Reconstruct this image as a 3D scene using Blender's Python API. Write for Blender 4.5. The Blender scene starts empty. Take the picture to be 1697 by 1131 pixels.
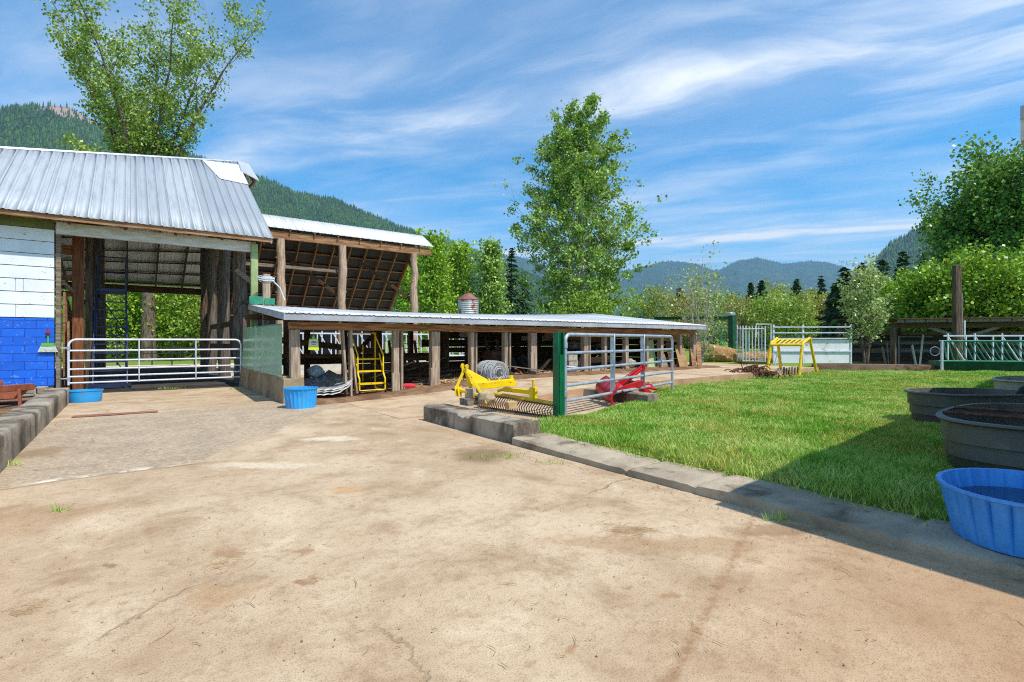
import bpy, math, random
import numpy as np
from mathutils import Vector, Matrix
random.seed(7)
RNG = np.random.default_rng(11)
sc = bpy.context.scene
COL = sc.collection
R = math.radians
PI = math.pi
F, CX, CY, H = 848.5, 848.5, 566.0, 1.4      # lens and horizon of the photograph, eye height
TH = R(36.7)                                  # the farm's building grid is turned this much from the view
U = np.array([math.cos(TH), math.sin(TH), 0.0])
V = np.array([-math.sin(TH), math.cos(TH), 0.0])
Z3 = np.array([0, 0, 1.0])
ORG = np.array([-5.06, 11.6, 0.0])            # front left corner of the low cattle shed

def W(s, w, z=0.0):
    return ORG + U * s + V * w + Z3 * z
def P(px, py, Y):
    return np.array([(px - CX) / F * Y, Y, H - (py - CY) / F * Y])
def G(px, py, z=0.0):
    Y = F * (H - z) / (py - CY)
    return np.array([(px - CX) / F * Y, Y, z])
def SW(p):
    d = np.asarray(p)[..., :2] - ORG[:2]
    return d @ U[:2], d @ V[:2]
def smooth(x):
    x = np.clip(x, 0, 1)
    return x * x * (3 - 2 * x)

# ---------------------------------------------------------------- noise
def _h(ix, iy, seed):
    n = (ix.astype(np.int64) * 374761393 + iy.astype(np.int64) * 668265263 + seed * 974711) & 0xffffffff
    n = ((n ^ (n >> 13)) * 1274126177) & 0xffffffff
    return ((n ^ (n >> 16)) & 0xffff) / 65535.0
def vnoise(x, y, seed=0):
    x = np.asarray(x, float); y = np.asarray(y, float)
    ix, iy = np.floor(x), np.floor(y)
    fx, fy = smooth(x - ix), smooth(y - iy)
    a, b = _h(ix, iy, seed), _h(ix + 1, iy, seed)
    c, d = _h(ix, iy + 1, seed), _h(ix + 1, iy + 1, seed)
    return (a * (1 - fx) + b * fx) * (1 - fy) + (c * (1 - fx) + d * fx) * fy
def fbm(x, y, seed=0, o=4):
    t, a = 0, .5
    for i in range(o):
        t = t + a * vnoise(np.asarray(x) * 2 ** i, np.asarray(y) * 2 ** i, seed + i)
        a *= .5
    return t / (1 - .5 ** o)

# ---------------------------------------------------------------- objects
def world_loc(o):
    l = np.zeros(3)
    while o is not None:
        l = l + np.array(o.location)
        o = o.parent
    return l

def tag(o, label=None, cat=None, group=None, kind=None):
    if label: o['label'] = label
    if cat: o['category'] = cat
    if group: o['group'] = group
    if kind: o['kind'] = kind
    return o

def thing(name, label, cat, loc, group=None):
    o = bpy.data.objects.new(name, None)
    o.empty_display_size = .1
    COL.objects.link(o)
    o.location = [float(x) for x in loc]
    return tag(o, label, cat, group)

class MB:
    def __init__(s):
        s.v, s.q, s.t, s.p, s.n = [], [], [], [], 0
    def add(s, v, q=None, t=None):
        v = np.asarray(v, float).reshape(-1, 3)
        if q is not None and len(q): s.q.append(np.asarray(q, int).reshape(-1, 4) + s.n)
        if t is not None and len(t): s.t.append(np.asarray(t, int).reshape(-1, 3) + s.n)
        s.v.append(v); s.n += len(v)
        return s
    def poly(s, pts):
        s.p.append(np.arange(len(pts)) + s.n)
        s.v.append(np.asarray(pts, float)); s.n += len(pts)
        return s
    def quad(s, a, b, c, d):
        return s.add([a, b, c, d], [[0, 1, 2, 3]])
    def hexa(s, v8):
        return s.add(v8, [[0, 3, 2, 1], [4, 5, 6, 7], [0, 1, 5, 4], [1, 2, 6, 5], [2, 3, 7, 6], [3, 0, 4, 7]])
    def box(s, c, size, ax=None, ay=None, az=None):
        ax = np.array([1., 0, 0]) if ax is None else np.asarray(ax, float)
        ay = np.array([0, 1., 0]) if ay is None else np.asarray(ay, float)
        az = np.array([0, 0, 1.]) if az is None else np.asarray(az, float)
        c = np.asarray(c, float); x, y, z = ax * size[0] / 2, ay * size[1] / 2, az * size[2] / 2
        return s.hexa([c - x - y - z, c + x - y - z, c + x + y - z, c - x + y - z,
                       c - x - y + z, c + x - y + z, c + x + y + z, c - x + y + z])
    def gbox(s, s0, s1, w0, w1, z0, z1):            # a box on the building grid
        return s.hexa([W(s0, w0, z0), W(s1, w0, z0), W(s1, w1, z0), W(s0, w1, z0),
                       W(s0, w0, z1), W(s1, w0, z1), W(s1, w1, z1), W(s0, w1, z1)])
    def bar(s, p, q, w, h, up=(0, 0, 1)):
        p, q = np.asarray(p, float), np.asarray(q, float)
        d = q - p; L = np.linalg.norm(d); d = d / L
        up = np.asarray(up, float)
        if abs(d @ up) > .98: up = U if abs(d @ U) < .9 else V
        a = np.cross(d, up); a /= np.linalg.norm(a); b = np.cross(a, d)
        return s.box((p + q) / 2, (L, w, h), d, a, b)
    def tube(s, pts, r, n=8, closed=False, cap=True):
        pts = np.asarray(pts, float); m = len(pts)
        r = np.full(m, r, float) if np.isscalar(r) else np.asarray(r, float)
        if closed: tang = np.roll(pts, -1, 0) - np.roll(pts, 1, 0)
        else: tang = np.gradient(pts, axis=0)
        tang /= np.linalg.norm(tang, axis=1)[:, None] + 1e-12
        ref = np.array([0, 0, 1.]) if abs(tang[0][2]) < .9 else np.array([1., 0, 0])
        a = np.cross(tang[0], ref); a /= np.linalg.norm(a)
        ang = np.arange(n) * 2 * PI / n
        vs = []
        for i in range(m):
            a = a - tang[i] * (a @ tang[i]); a /= np.linalg.norm(a) + 1e-12
            b = np.cross(tang[i], a)
            vs.append(pts[i] + r[i] * (np.cos(ang)[:, None] * a + np.sin(ang)[:, None] * b))
        vs = np.concatenate(vs)
        q = []
        for i in range(m if closed else m - 1):
            j = (i + 1) % m
            k = np.arange(n); k2 = (k + 1) % n
            q.append(np.stack([i * n + k, i * n + k2, j * n + k2, j * n + k], 1))
        base = s.n
        s.add(vs, np.concatenate(q))
        if cap and not closed:
            s.p.append(np.arange(n)[::-1] + base); s.p.append(np.arange(n) + base + (m - 1) * n)
        return s
    def lathe(s, c, prof, n=32, sx=1, sy=1, rot=0, mod=None, ex=2.0):
        c = np.asarray(c, float); ang = np.arange(n) * 2 * PI / n
        cs = np.sign(np.cos(ang)) * np.abs(np.cos(ang)) ** (2 / ex); sn = np.sign(np.sin(ang)) * np.abs(np.sin(ang)) ** (2 / ex)
        vs = []
        for k, (r, z) in enumerate(prof):
            rr = r * (1 + (mod(ang, k) if mod else 0))
            x, y = rr * cs * sx, rr * sn * sy
            vs.append(np.stack([c[0] + x * math.cos(rot) - y * math.sin(rot), c[1] + x * math.sin(rot) + y * math.cos(rot), np.full(n, c[2] + z)], 1))
        q = []
        for i in range(len(prof) - 1):
            k = np.arange(n); k2 = (k + 1) % n
            q.append(np.stack([i * n + k, i * n + k2, (i + 1) * n + k2, (i + 1) * n + k], 1))
        s.add(np.concatenate(vs), np.concatenate(q))
        return s
    def disc(s, c, r, n=32, sx=1, sy=1, rot=0, ex=2.0):
        ang = np.arange(n) * 2 * PI / n
        cs = np.sign(np.cos(ang)) * np.abs(np.cos(ang)) ** (2 / ex); sn = np.sign(np.sin(ang)) * np.abs(np.sin(ang)) ** (2 / ex)
        x, y = r * cs * sx, r * sn * sy
        return s.poly(np.stack([c[0] + x * math.cos(rot) - y * math.sin(rot), c[1] + x * math.sin(rot) + y * math.cos(rot), np.full(n, c[2])], 1))
    def grid(s, g):
        g = np.asarray(g, float); ny, nx = g.shape[:2]
        i = np.arange(ny * nx).reshape(ny, nx)
        return s.add(g.reshape(-1, 3), np.stack([i[:-1, :-1], i[:-1, 1:], i[1:, 1:], i[1:, :-1]], -1).reshape(-1, 4))
    def prism(s, pts, vec):
        a = np.asarray(pts, float); n = len(a); b = a + np.asarray(vec, float); base = s.n
        k = np.arange(n); k2 = (k + 1) % n
        s.add(np.concatenate([a, b]), np.stack([k, k2, k2 + n, k + n], 1))
        s.p.append(np.arange(n)[::-1] + base); s.p.append(np.arange(n) + n + base)
        return s
    def build(s, name, mat, parent=None, smooth_=True, bevel=0, loc=None, ang=35, jit=0):
        v = np.concatenate(s.v)
        o0 = world_loc(parent) if parent is not None else (np.zeros(3) if loc is None else np.asarray(loc, float))
        if jit: v = v + RNG.normal(0, jit, v.shape)
        v = v - o0
        me = bpy.data.meshes.new(name)
        loops, starts, st = [], [], 0
        for arr, k in ((s.q, 4), (s.t, 3)):
            if arr:
                a = np.concatenate(arr); loops.append(a.ravel()); starts.append(st + np.arange(len(a)) * k); st += a.size
        for p in s.p:
            loops.append(p); starts.append(np.array([st])); st += len(p)
        loops = np.concatenate(loops).astype(np.int32); starts = np.concatenate(starts).astype(np.int32)
        me.vertices.add(len(v)); me.vertices.foreach_set('co', v.astype(np.float32).ravel())
        me.loops.add(len(loops)); me.loops.foreach_set('vertex_index', loops)
        me.polygons.add(len(starts)); me.polygons.foreach_set('loop_start', starts)
        me.update(calc_edges=True)
        me.validate()
        if smooth_:
            me.polygons.foreach_set('use_smooth', np.ones(len(me.polygons), bool))
            try: me.set_sharp_from_angle(angle=R(ang))
            except Exception: pass
        if mat is not None: me.materials.append(mat)
        o = bpy.data.objects.new(name, me)
        COL.objects.link(o)
        if parent is not None: o.parent = parent
        else: o.location = [float(x) for x in o0]
        if bevel:
            b = o.modifiers.new('bevel', 'BEVEL'); b.width = bevel; b.segments = 1; b.limit_method = 'ANGLE'; b.angle_limit = R(50)
        return o

# ---------------------------------------------------------------- node helpers
def lin(r, g, b):
    f = lambda c: (c / 255 / 12.92) if c / 255 <= .04045 else ((c / 255 + .055) / 1.055) ** 2.4
    return (f(r), f(g), f(b), 1)
class NT:
    def __init__(s, tree):
        s.t = tree; s.n = tree.nodes; s.l = tree.links
    def node(s, typ, **kw):
        n = s.n.new(typ)
        for k, v in kw.items(): setattr(n, k, v)
        return n
    def put(s, sock, v):
        if v is None: return
        if hasattr(v, 'is_output') or isinstance(v, bpy.types.NodeSocket): s.l.new(v, sock)
        else: sock.default_value = v
    def math(s, op, a, b=None, c=None, clamp=False):
        n = s.node('ShaderNodeMath', operation=op, use_clamp=clamp)
        s.put(n.inputs[0], a); s.put(n.inputs[1], b); s.put(n.inputs[2], c)
        return n.outputs[0]
    def mix(s, f, a, b, mode='MIX'):
        n = s.node('ShaderNodeMix', data_type='RGBA', blend_type=mode)
        s.put(n.inputs[0], f); s.put(n.inputs[6], a); s.put(n.inputs[7], b)
        return n.outputs[2]
    def noise(s, vec, scale, detail=4, rough=.55, dist=0, out=0):
        n = s.node('ShaderNodeTexNoise')
        s.put(n.inputs['Vector'], vec); n.inputs['Scale'].default_value = scale
        n.inputs['Detail'].default_value = detail; n.inputs['Roughness'].default_value = rough; n.inputs['Distortion'].default_value = dist
        return n.outputs[out]
    def ramp(s, f, a, b):            # linear step a..b to 0..1
        n = s.node('ShaderNodeMapRange', interpolation_type='SMOOTHSTEP')
        s.put(n.inputs[0], f); n.inputs[1].default_value = a; n.inputs[2].default_value = b
        return n.outputs[0]
    def cramp(s, f, stops):
        n = s.node('ShaderNodeValToRGB'); s.put(n.inputs[0], f)
        e = n.color_ramp.elements
        while len(e) < len(stops): e.new(.5)
        for el, (p, c) in zip(e, stops): el.position = p; el.color = c
        return n.outputs[0]
    def mapping(s, vec, scale=(1, 1, 1), rot=(0, 0, 0), loc=(0, 0, 0)):
        n = s.node('ShaderNodeMapping'); s.put(n.inputs[0], vec)
        n.inputs['Scale'].default_value = scale; n.inputs['Rotation'].default_value = rot; n.inputs['Location'].default_value = loc
        return n.outputs[0]
    def sep(s, vec):
        n = s.node('ShaderNodeSeparateXYZ'); s.put(n.inputs[0], vec); return n.outputs
    def bump(s, h, strength=.3, dist=.01, normal=None):
        n = s.node('ShaderNodeBump'); n.inputs['Strength'].default_value = strength; n.inputs['Distance'].default_value = dist
        s.put(n.inputs['Height'], h); s.put(n.inputs['Normal'], normal)
        return n.outputs[0]

def new_mat(name):
    m = bpy.data.materials.new(name); m.use_nodes = True
    nt = NT(m.node_tree); b = nt.n['Principled BSDF']
    return m, nt, b
def objvec(nt):
    tc = nt.node('ShaderNodeTexCoord'); oi = nt.node('ShaderNodeObjectInfo')
    va = nt.node('ShaderNodeVectorMath', operation='ADD'); sc_ = nt.math('MULTIPLY', oi.outputs['Random'], 37.0)
    nt.l.new(tc.outputs['Object'], va.inputs[0]); nt.l.new(sc_, va.inputs[1])
    return va.outputs[0]
def wpos(nt):
    return nt.node('ShaderNodeNewGeometry').outputs['Position']

def mat(name, c1, c2=None, scale=3, rough=.7, metal=0, stretch=(1, 1, 1), bump=.3, bdist=.006, bscale=40, stain=None, spec=.5, grid=True, contrast=(.35, .65)):
    """generic surface: two tones broken up by noise, optional second stain (colour, scale, lo, hi), fine bump"""
    m, nt, b = new_mat(name)
    c2 = c2 or tuple(x * .7 for x in c1[:3]) + (1,)
    v = objvec(nt)
    if grid: v = nt.mapping(v, rot=(0, 0, -TH))
    v = nt.mapping(v, scale=stretch)
    f = nt.ramp(nt.noise(v, scale, 6, .6), *contrast)
    col = nt.mix(f, c1, c2)
    fine = nt.noise(v, bscale, 4, .65)
    col = nt.mix(nt.math('MULTIPLY', nt.ramp(fine, .45, .8), .35), col, tuple(x * .55 for x in c2[:3]) + (1,))
    rg = nt.math('ADD', nt.math('MULTIPLY', nt.math('SUBTRACT', fine, .5), .25), rough)
    if stain:
        sm = nt.ramp(nt.noise(v, stain[1], 6, .62, .3), stain[2], stain[3])
        col = nt.mix(sm, col, stain[0])
    nt.put(b.inputs['Base Color'], col); nt.put(b.inputs['Roughness'], rg)
    b.inputs['Metallic'].default_value = metal
    b.inputs['Specular IOR Level'].default_value = spec
    if bump: nt.put(b.inputs['Normal'], nt.bump(nt.math('ADD', fine, nt.math('MULTIPLY', f, .5)), bump, bdist))
    return m

def leaf_mat(name, cols, trans=.35, nscale=.35, rough=.38):
    m, nt, b = new_mat(name)
    g = nt.node('ShaderNodeNewGeometry')
    f = nt.math('ADD', nt.math('MULTIPLY', g.outputs['Random Per Island'], .7), nt.math('MULTIPLY', nt.math('SUBTRACT', nt.noise(g.outputs['Position'], nscale, 3), .35), .9), clamp=True)
    n = len(cols)
    dk = tuple(x * .42 for x in cols[0][:3]) + (1,)
    col = nt.cramp(f, [(0, dk)] + [((i + .8) / (n - .2), c) for i, c in enumerate(cols)])
    nt.put(b.inputs['Base Color'], col); b.inputs['Roughness'].default_value = rough
    b.inputs['Specular IOR Level'].default_value = .32
    tr = nt.node('ShaderNodeBsdfTranslucent')
    nt.put(tr.inputs[0], nt.mix(.5, col, (cols[-1][0] * 1.1, cols[-1][1] * 1.15, cols[-1][2] * .7, 1)))
    mx = nt.node('ShaderNodeMixShader'); mx.inputs[0].default_value = trans * .62
    nt.l.new(b.outputs[0], mx.inputs[1]); nt.l.new(tr.outputs[0], mx.inputs[2])
    nt.l.new(mx.outputs[0], nt.n['Material Output'].inputs[0])
    return m
# ================================================================ camera, light, sky
cam_d = bpy.data.cameras.new('camera'); cam = bpy.data.objects.new('camera', cam_d); COL.objects.link(cam)
cam.location = (0, 0, H); cam.rotation_euler = (R(90), 0, 0)
cam_d.sensor_width = 36; cam_d.lens = 18.0; cam_d.clip_start = .05; cam_d.clip_end = 20000
sc.camera = cam
SUN_AZ, SUN_EL = R(-38), R(57)
sd = bpy.data.lights.new('sun', 'SUN'); sd.energy = 4.8; sd.angle = R(.53); sd.color = (1, .955, .88)
sun = bpy.data.objects.new('sun', sd); COL.objects.link(sun)
sv = Vector((math.cos(SUN_AZ) * math.cos(SUN_EL), math.sin(SUN_AZ) * math.cos(SUN_EL), math.sin(SUN_EL)))
sun.rotation_euler = sv.to_track_quat('Z', 'Y').to_euler(); sun.location = (0, 0, 30)
sc.view_settings.view_transform = 'Standard'; sc.view_settings.look = 'None'; sc.view_settings.exposure = .17; sc.view_settings.gamma = 1
sc.render.engine = 'CYCLES'
sc.cycles.use_denoising = False; sc.cycles.filter_width = 1.1
sc.cycles.max_bounces = 6; sc.cycles.diffuse_bounces = 4; sc.cycles.glossy_bounces = 3; sc.cycles.transmission_bounces = 4
sc.cycles.transparent_max_bounces = 8; sc.cycles.volume_bounces = 0
sc.cycles.sample_clamp_indirect = 4; sc.cycles.sample_clamp_direct = 12

wd = bpy.data.worlds.new('World'); sc.world = wd; wd.use_nodes = True
nt = NT(wd.node_tree); bg = nt.n['Background']
sky = nt.node('ShaderNodeTexSky', sky_type='NISHITA'); sky.sun_disc = False
sky.sun_elevation = SUN_EL; sky.sun_rotation = R(90) - SUN_AZ
sky.altitude = 200; sky.air_density = 1.0; sky.dust_density = .4; sky.ozone_density = 3.0
tc = nt.node('ShaderNodeTexCoord'); d = nt.sep(tc.outputs['Generated'])
zz = nt.math('MAXIMUM', d[2], .02)
X_, Y_ = nt.math('DIVIDE', d[0], zz), nt.math('DIVIDE', d[1], zz)          # the cirrus layer seen as a flat sheet overhead
q = nt.math('ADD', nt.math('MULTIPLY', X_, .39), nt.math('MULTIPLY', Y_, .92))
p = nt.math('ADD', nt.math('MULTIPLY', X_, -.92), nt.math('MULTIPLY', Y_, .39))
cb = nt.node('ShaderNodeCombineXYZ'); nt.l.new(p, cb.inputs[0]); nt.l.new(q, cb.inputs[1])
warp = nt.noise(cb.outputs[0], .9, 3, .5)
qw = nt.math('ADD', q, nt.math('MULTIPLY', nt.math('SUBTRACT', warp, .5), .55))
cb2 = nt.node('ShaderNodeCombineXYZ'); nt.l.new(nt.math('MULTIPLY', p, .5), cb2.inputs[0]); nt.l.new(nt.math('MULTIPLY', qw, 1.5), cb2.inputs[1])
st = nt.noise(cb2.outputs[0], 1.5, 8, .57, .45)
cb3 = nt.node('ShaderNodeCombineXYZ'); nt.l.new(nt.math('MULTIPLY', p, .55), cb3.inputs[0]); nt.l.new(nt.math('MULTIPLY', q, .9), cb3.inputs[1])
broad = nt.noise(cb3.outputs[0], .8, 5, .55)
def band(c, wdt, qq=qw):
    a = nt.math('DIVIDE', nt.math('SUBTRACT', qq, c), wdt)
    return nt.math('POWER', 2.718, nt.math('MULTIPLY', nt.math('MULTIPLY', a, a), -1.0))
def add(*a):
    r = a[0]
    for x in a[1:]: r = nt.math('ADD', r, x)
    return r
stf = nt.ramp(st, .36, .72)
right = nt.ramp(p, .9, -1.6)                   # the streak spreads and thickens towards the right
cl = add(nt.math('MULTIPLY', band(2.06, .24), nt.math('ADD', .16, nt.math('MULTIPLY', stf, .62))),
         nt.math('MULTIPLY', nt.math('MULTIPLY', band(2.42, .34), right), nt.math('MULTIPLY', stf, .55)),
         nt.math('MULTIPLY', band(5.35, .26, q), nt.math('ADD', .35, nt.math('MULTIPLY', stf, .6))),
         nt.math('MULTIPLY', nt.ramp(broad, .30, .62), nt.math('ADD', .21, nt.math('MULTIPLY', stf, .44))),
         nt.math('MULTIPLY', nt.ramp(zz, .36, .04), .30))
cl = nt.math('MULTIPLY', cl, .85, clamp=True)
tint = nt.mix(1.0, sky.outputs[0], (.75, 1.25, 1.40, 1), 'MULTIPLY')
hue = nt.node('ShaderNodeHueSaturation'); hue.inputs['Saturation'].default_value = 1.24; hue.inputs['Value'].default_value = 1.0; nt.l.new(tint, hue.inputs['Color'])
skyc = nt.mix(cl, hue.outputs[0], (7.4, 7.8, 8.2, 1))
nt.l.new(skyc, bg.inputs[0]); bg.inputs[1].default_value = .128

# ================================================================ materials
def wood(name, c1, c2, vertical=False, **k):
    st = (14, 14, 1.2) if vertical else (1.2, 14, 14)
    return mat(name, c1, c2, scale=1.6, stretch=st, bscale=9, rough=.85, bump=.5, bdist=.004, spec=.2, **k)
M = {}
M['post'] = wood('weathered_post_wood', lin(186, 166, 144), lin(140, 118, 96), True)
M['grey_wood'] = wood('grey_plank_wood', lin(150, 136, 118), lin(104, 88, 72))
M['brown_wood'] = wood('brown_beam_wood', lin(176, 132, 94), lin(124, 86, 58))
M['dark_wood'] = wood('old_dark_wood', lin(112, 84, 60), lin(70, 50, 36))
M['dark_post'] = wood('old_dark_post', lin(116, 96, 78), lin(70, 56, 44), True)
M['red_post'] = wood('reddish_timber', lin(146, 94, 62), lin(104, 64, 42), True)
M['red_beam'] = wood('reddish_timber_beam', lin(164, 104, 66), lin(120, 70, 42))
M['log'] = wood('barked_log', lin(204, 178, 154), lin(160, 128, 104), True, stain=(lin(84, 66, 52), 3.0, .58, .7))
M['grey_log'] = wood('grey_barn_log', lin(126, 112, 98), lin(82, 70, 60), True, stain=(lin(60, 48, 40), 2.0, .55, .7))
M['plywood'] = mat('plywood', lin(176, 140, 98), lin(150, 116, 78), 2, .8, stretch=(1, 1, 5), bump=.1, spec=.2)
M['white_board'] = mat('white_board_paint', lin(236, 238, 240), lin(222, 224, 226), 2, .6, bump=.15, stain=(lin(140, 130, 118), 9, .62, .70))
M['white_trim'] = mat('white_trim_paint', lin(222, 216, 206), lin(196, 186, 172), 2, .65, stretch=(1, 1, 6), bump=.15)
M['olive'] = mat('olive_paint', lin(112, 120, 58), lin(96, 102, 50), 2, .6)
M['green_wood'] = mat('pale_green_post_paint', lin(172, 186, 134), lin(140, 156, 100), 2, .65)
M['fascia'] = mat('grey_fascia_paint', lin(176, 178, 184), lin(150, 152, 158), 2, .6, bump=.1)
M['green_metal'] = mat('green_sheet_metal', lin(156, 190, 166), lin(132, 172, 144), .8, .25, metal=.15, bump=.03)
M['green_steel'] = mat('green_painted_steel', lin(0, 106, 62), lin(0, 84, 50), 3, .38, bump=.05, stain=(lin(30, 70, 50), 6, .68, .75))
M['dark_green_steel'] = mat('dark_green_steel', lin(20, 84, 56), lin(14, 62, 44), 3, .4, bump=.05)
M['teal_steel'] = mat('teal_painted_steel', lin(60, 148, 112), lin(44, 122, 92), 3, .4, bump=.05)
M['galv'] = mat('galvanised_pipe', lin(196, 202, 210), lin(168, 176, 186), 6, .38, metal=.45, bump=.06)
M['white_pipe'] = mat('whitish_pipe', lin(226, 224, 228), lin(204, 204, 210), 5, .42, metal=.1, bump=.05, stain=(lin(150, 128, 110), 10, .7, .78))
M['white_steel'] = mat('white_painted_steel', lin(226, 230, 234), lin(204, 208, 214), 4, .5, bump=.05, stain=(lin(150, 140, 128), 7, .66, .75))
M['white_panel'] = mat('white_weathered_panel', lin(246, 246, 244), lin(234, 234, 230), 1.2, .6, bump=.08, stain=(lin(170, 166, 156), 3, .56, .7))
M['yellow'] = mat('yellow_machine_paint', lin(246, 208, 8), lin(232, 190, 4), 3, .38, bump=.06, stain=(lin(120, 84, 34), 9, .60, .68))
M['yellow_worn'] = mat('worn_yellow_paint', lin(226, 186, 40), lin(200, 160, 34), 5, .5, bump=.06, stain=(lin(110, 84, 50), 14, .62, .7))
M['red'] = mat('red_machine_paint', lin(206, 26, 34), lin(176, 18, 28), 3, .4, bump=.06, stain=(lin(96, 50, 42), 9, .58, .68))
M['rust'] = mat('rusty_iron', lin(128, 84, 62), lin(88, 58, 46), 12, .85, metal=.2, bump=.5)
M['rust_paint'] = mat('rusty_orange_paint', lin(176, 96, 66), lin(140, 74, 52), 4, .7, bump=.2, stain=(lin(100, 66, 52), 6, .58, .7))
M['plate'] = mat('rusty_plate', lin(150, 100, 78), lin(128, 86, 68), 2, .8, bump=.2)
M['tine'] = mat('brown_spring_steel', lin(108, 86, 70), lin(78, 62, 52), 10, .6, metal=.4, bump=.2)
M['dark_metal'] = mat('dark_steel', lin(64, 60, 58), lin(44, 42, 42), 8, .55, metal=.5, bump=.1)
M['black_pipe'] = mat('black_pipe_paint', lin(44, 52, 50), lin(32, 40, 40), 6, .5, bump=.05)
M['wire'] = mat('galvanised_wire', lin(214, 216, 216), lin(184, 186, 186), 8, .45, metal=.2, bump=0)
M['blue_steel'] = mat('dark_blue_steel', lin(38, 52, 92), lin(26, 38, 70), 4, .45, bump=.05)
M['blue_tub'] = mat('blue_plastic', lin(48, 166, 234), lin(34, 150, 222), 2.5, .42, bump=.05, stain=(lin(110, 132, 140), 6, .54, .76))
M['pale_blue_tub'] = mat('sun_faded_blue_plastic', lin(78, 162, 236), lin(58, 144, 226), 2.5, .45, bump=.05, stain=(lin(92, 122, 146), 5, .56, .8))
M['black_tub'] = mat('black_trough_plastic', lin(96, 92, 84), lin(76, 73, 68), 2.0, .5, bump=.1, stain=(lin(122, 116, 102), 4, .55, .75))
M['grey_tub'] = mat('grey_trough_plastic', lin(168, 164, 150), lin(148, 144, 132), 2.0, .55, bump=.1)
M['rubber'] = mat('black_rubber', lin(40, 38, 38), lin(30, 28, 28), 6, .8, bump=.3)
M['hose'] = mat('grey_blue_hose', lin(130, 146, 164), lin(112, 126, 144), 6, .5, bump=0)
M['tarp'] = mat('dark_roof_felt', lin(58, 56, 56), lin(42, 40, 42), 1.5, .7, bump=.2)
M['underside'] = mat('bare_metal_underside', lin(232, 236, 234), lin(206, 210, 206), 1.2, .5, metal=.1, bump=.05, stain=(lin(140, 130, 110), 2, .62, .75))
M['red_tarp'] = mat('red_cloth', lin(224, 60, 64), lin(190, 40, 48), 4, .8, bump=.3)
M['stone'] = mat('tan_rock', lin(190, 166, 134), lin(150, 124, 96), 6, .9, bump=.6, bdist=.02)
M['tan_block'] = mat('sawn_tan_wood', lin(214, 178, 126), lin(190, 152, 104), 4, .8, bump=.2)
M['cinder'] = mat('cinder_block_grey', lin(186, 176, 158), lin(150, 142, 128), 8, .92, bump=.5)
M['pale_green_board'] = mat('pale_green_panel', lin(186, 200, 140), lin(170, 184, 126), 1.5, .7, bump=.05)
M['plastic_bag'] = mat('grey_plastic_sheet', lin(150, 156, 166), lin(90, 96, 104), 6, .35, bump=.6, bdist=.02)
M['tag_yellow'] = mat('lime_yellow_card', lin(206, 214, 60), lin(190, 200, 50), 3, .6, bump=0)
M['tag_white'] = mat('white_card', lin(226, 224, 214), lin(206, 204, 192), 3, .6, bump=0)
M['bristle'] = mat('pale_bristles', lin(214, 220, 208), lin(186, 194, 180), 20, .8, bump=.5)
M['lime'] = mat('lime_green_plastic', lin(120, 196, 60), lin(100, 176, 50), 3, .4, bump=0)
M['bark'] = mat('tree_bark', lin(132, 118, 100), lin(80, 68, 56), 3, .9, stretch=(4, 4, 1), bump=.8, bdist=.03, bscale=14, spec=.1)
M['pale_bark'] = mat('pale_birch_bark', lin(206, 200, 188), lin(150, 140, 124), 2, .85, stretch=(1, 1, 4), bump=.4, bdist=.02, spec=.1)
M['dark_bark'] = mat('dark_bark', lin(110, 92, 76), lin(70, 58, 48), 3, .95, stretch=(4, 4, 1), bump=.9, bdist=.04, bscale=10, spec=.1)
M['rotten_log'] = mat('split_orange_log', lin(206, 164, 110), lin(150, 108, 66), 2, .9, stretch=(1.5, 6, 6), bump=.9, bdist=.05, bscale=10, spec=.1)
M['water'] = mat('dark_trough_water', (.012, .018, .016, 1), (.02, .03, .02, 1), 3, .06, bump=0, spec=.6)
M['blue_water'] = mat('dark_tub_water', (.010, .022, .05, 1), (.016, .03, .06, 1), 3, .06, bump=0, spec=.6)
M['straw'] = mat('dry_straw', lin(188, 156, 108), lin(140, 110, 72), 10, .9, bump=0)
M['algae'] = mat('pond_scum', lin(120, 130, 50), lin(84, 92, 40), 12, .8, bump=.4)

def concrete(name, c1, c2, dark, dark_lo=.5, dark_hi=.7, dscale=2.2, streak=False):
    m, nt, b = new_mat(name)
    v = nt.mapping(wpos(nt), rot=(0, 0, -TH))
    f = nt.ramp(nt.noise(v, 1.4, 6, .6), .3, .7)
    col = nt.mix(f, c1, c2)
    vs = nt.mapping(v, scale=(1, 1, .45)) if streak else v
    col = nt.mix(nt.math('MULTIPLY', nt.ramp(nt.noise(vs, dscale, 7, .65, .4), dark_lo, dark_hi), .85), col, dark)
    sp = nt.noise(v, 90, 3, .7)
    col = nt.mix(nt.math('MULTIPLY', nt.ramp(sp, .52, .72), .5), col, tuple(x * .5 for x in c2[:3]) + (1,))
    nt.put(b.inputs['Base Color'], col); b.inputs['Roughness'].default_value = .92; b.inputs['Specular IOR Level'].default_value = .2
    h = nt.math('ADD', nt.noise(v, 40, 6, .7), nt.math('MULTIPLY', nt.noise(v, 9, 4, .6), 2.0))
    nt.put(b.inputs['Normal'], nt.bump(h, .7, .012))
    return m
M['old_concrete'] = concrete('old_stained_concrete', lin(186, 172, 150), lin(150, 136, 118), lin(66, 56, 48), .42, .64, 1.7, True)
M['grey_concrete'] = concrete('grey_kerb_concrete', lin(186, 170, 146), lin(150, 134, 112), lin(96, 82, 66), .51, .70)
M['base_concrete'] = concrete('mossy_base_concrete', lin(166, 146, 116), lin(136, 114, 88), lin(78, 60, 44), .5, .74, 1.6, True)
M['walk_face'] = concrete('brown_walk_edge', lin(196, 160, 124), lin(168, 132, 98), lin(110, 84, 60), .54, .74, 2.4, True)
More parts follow.
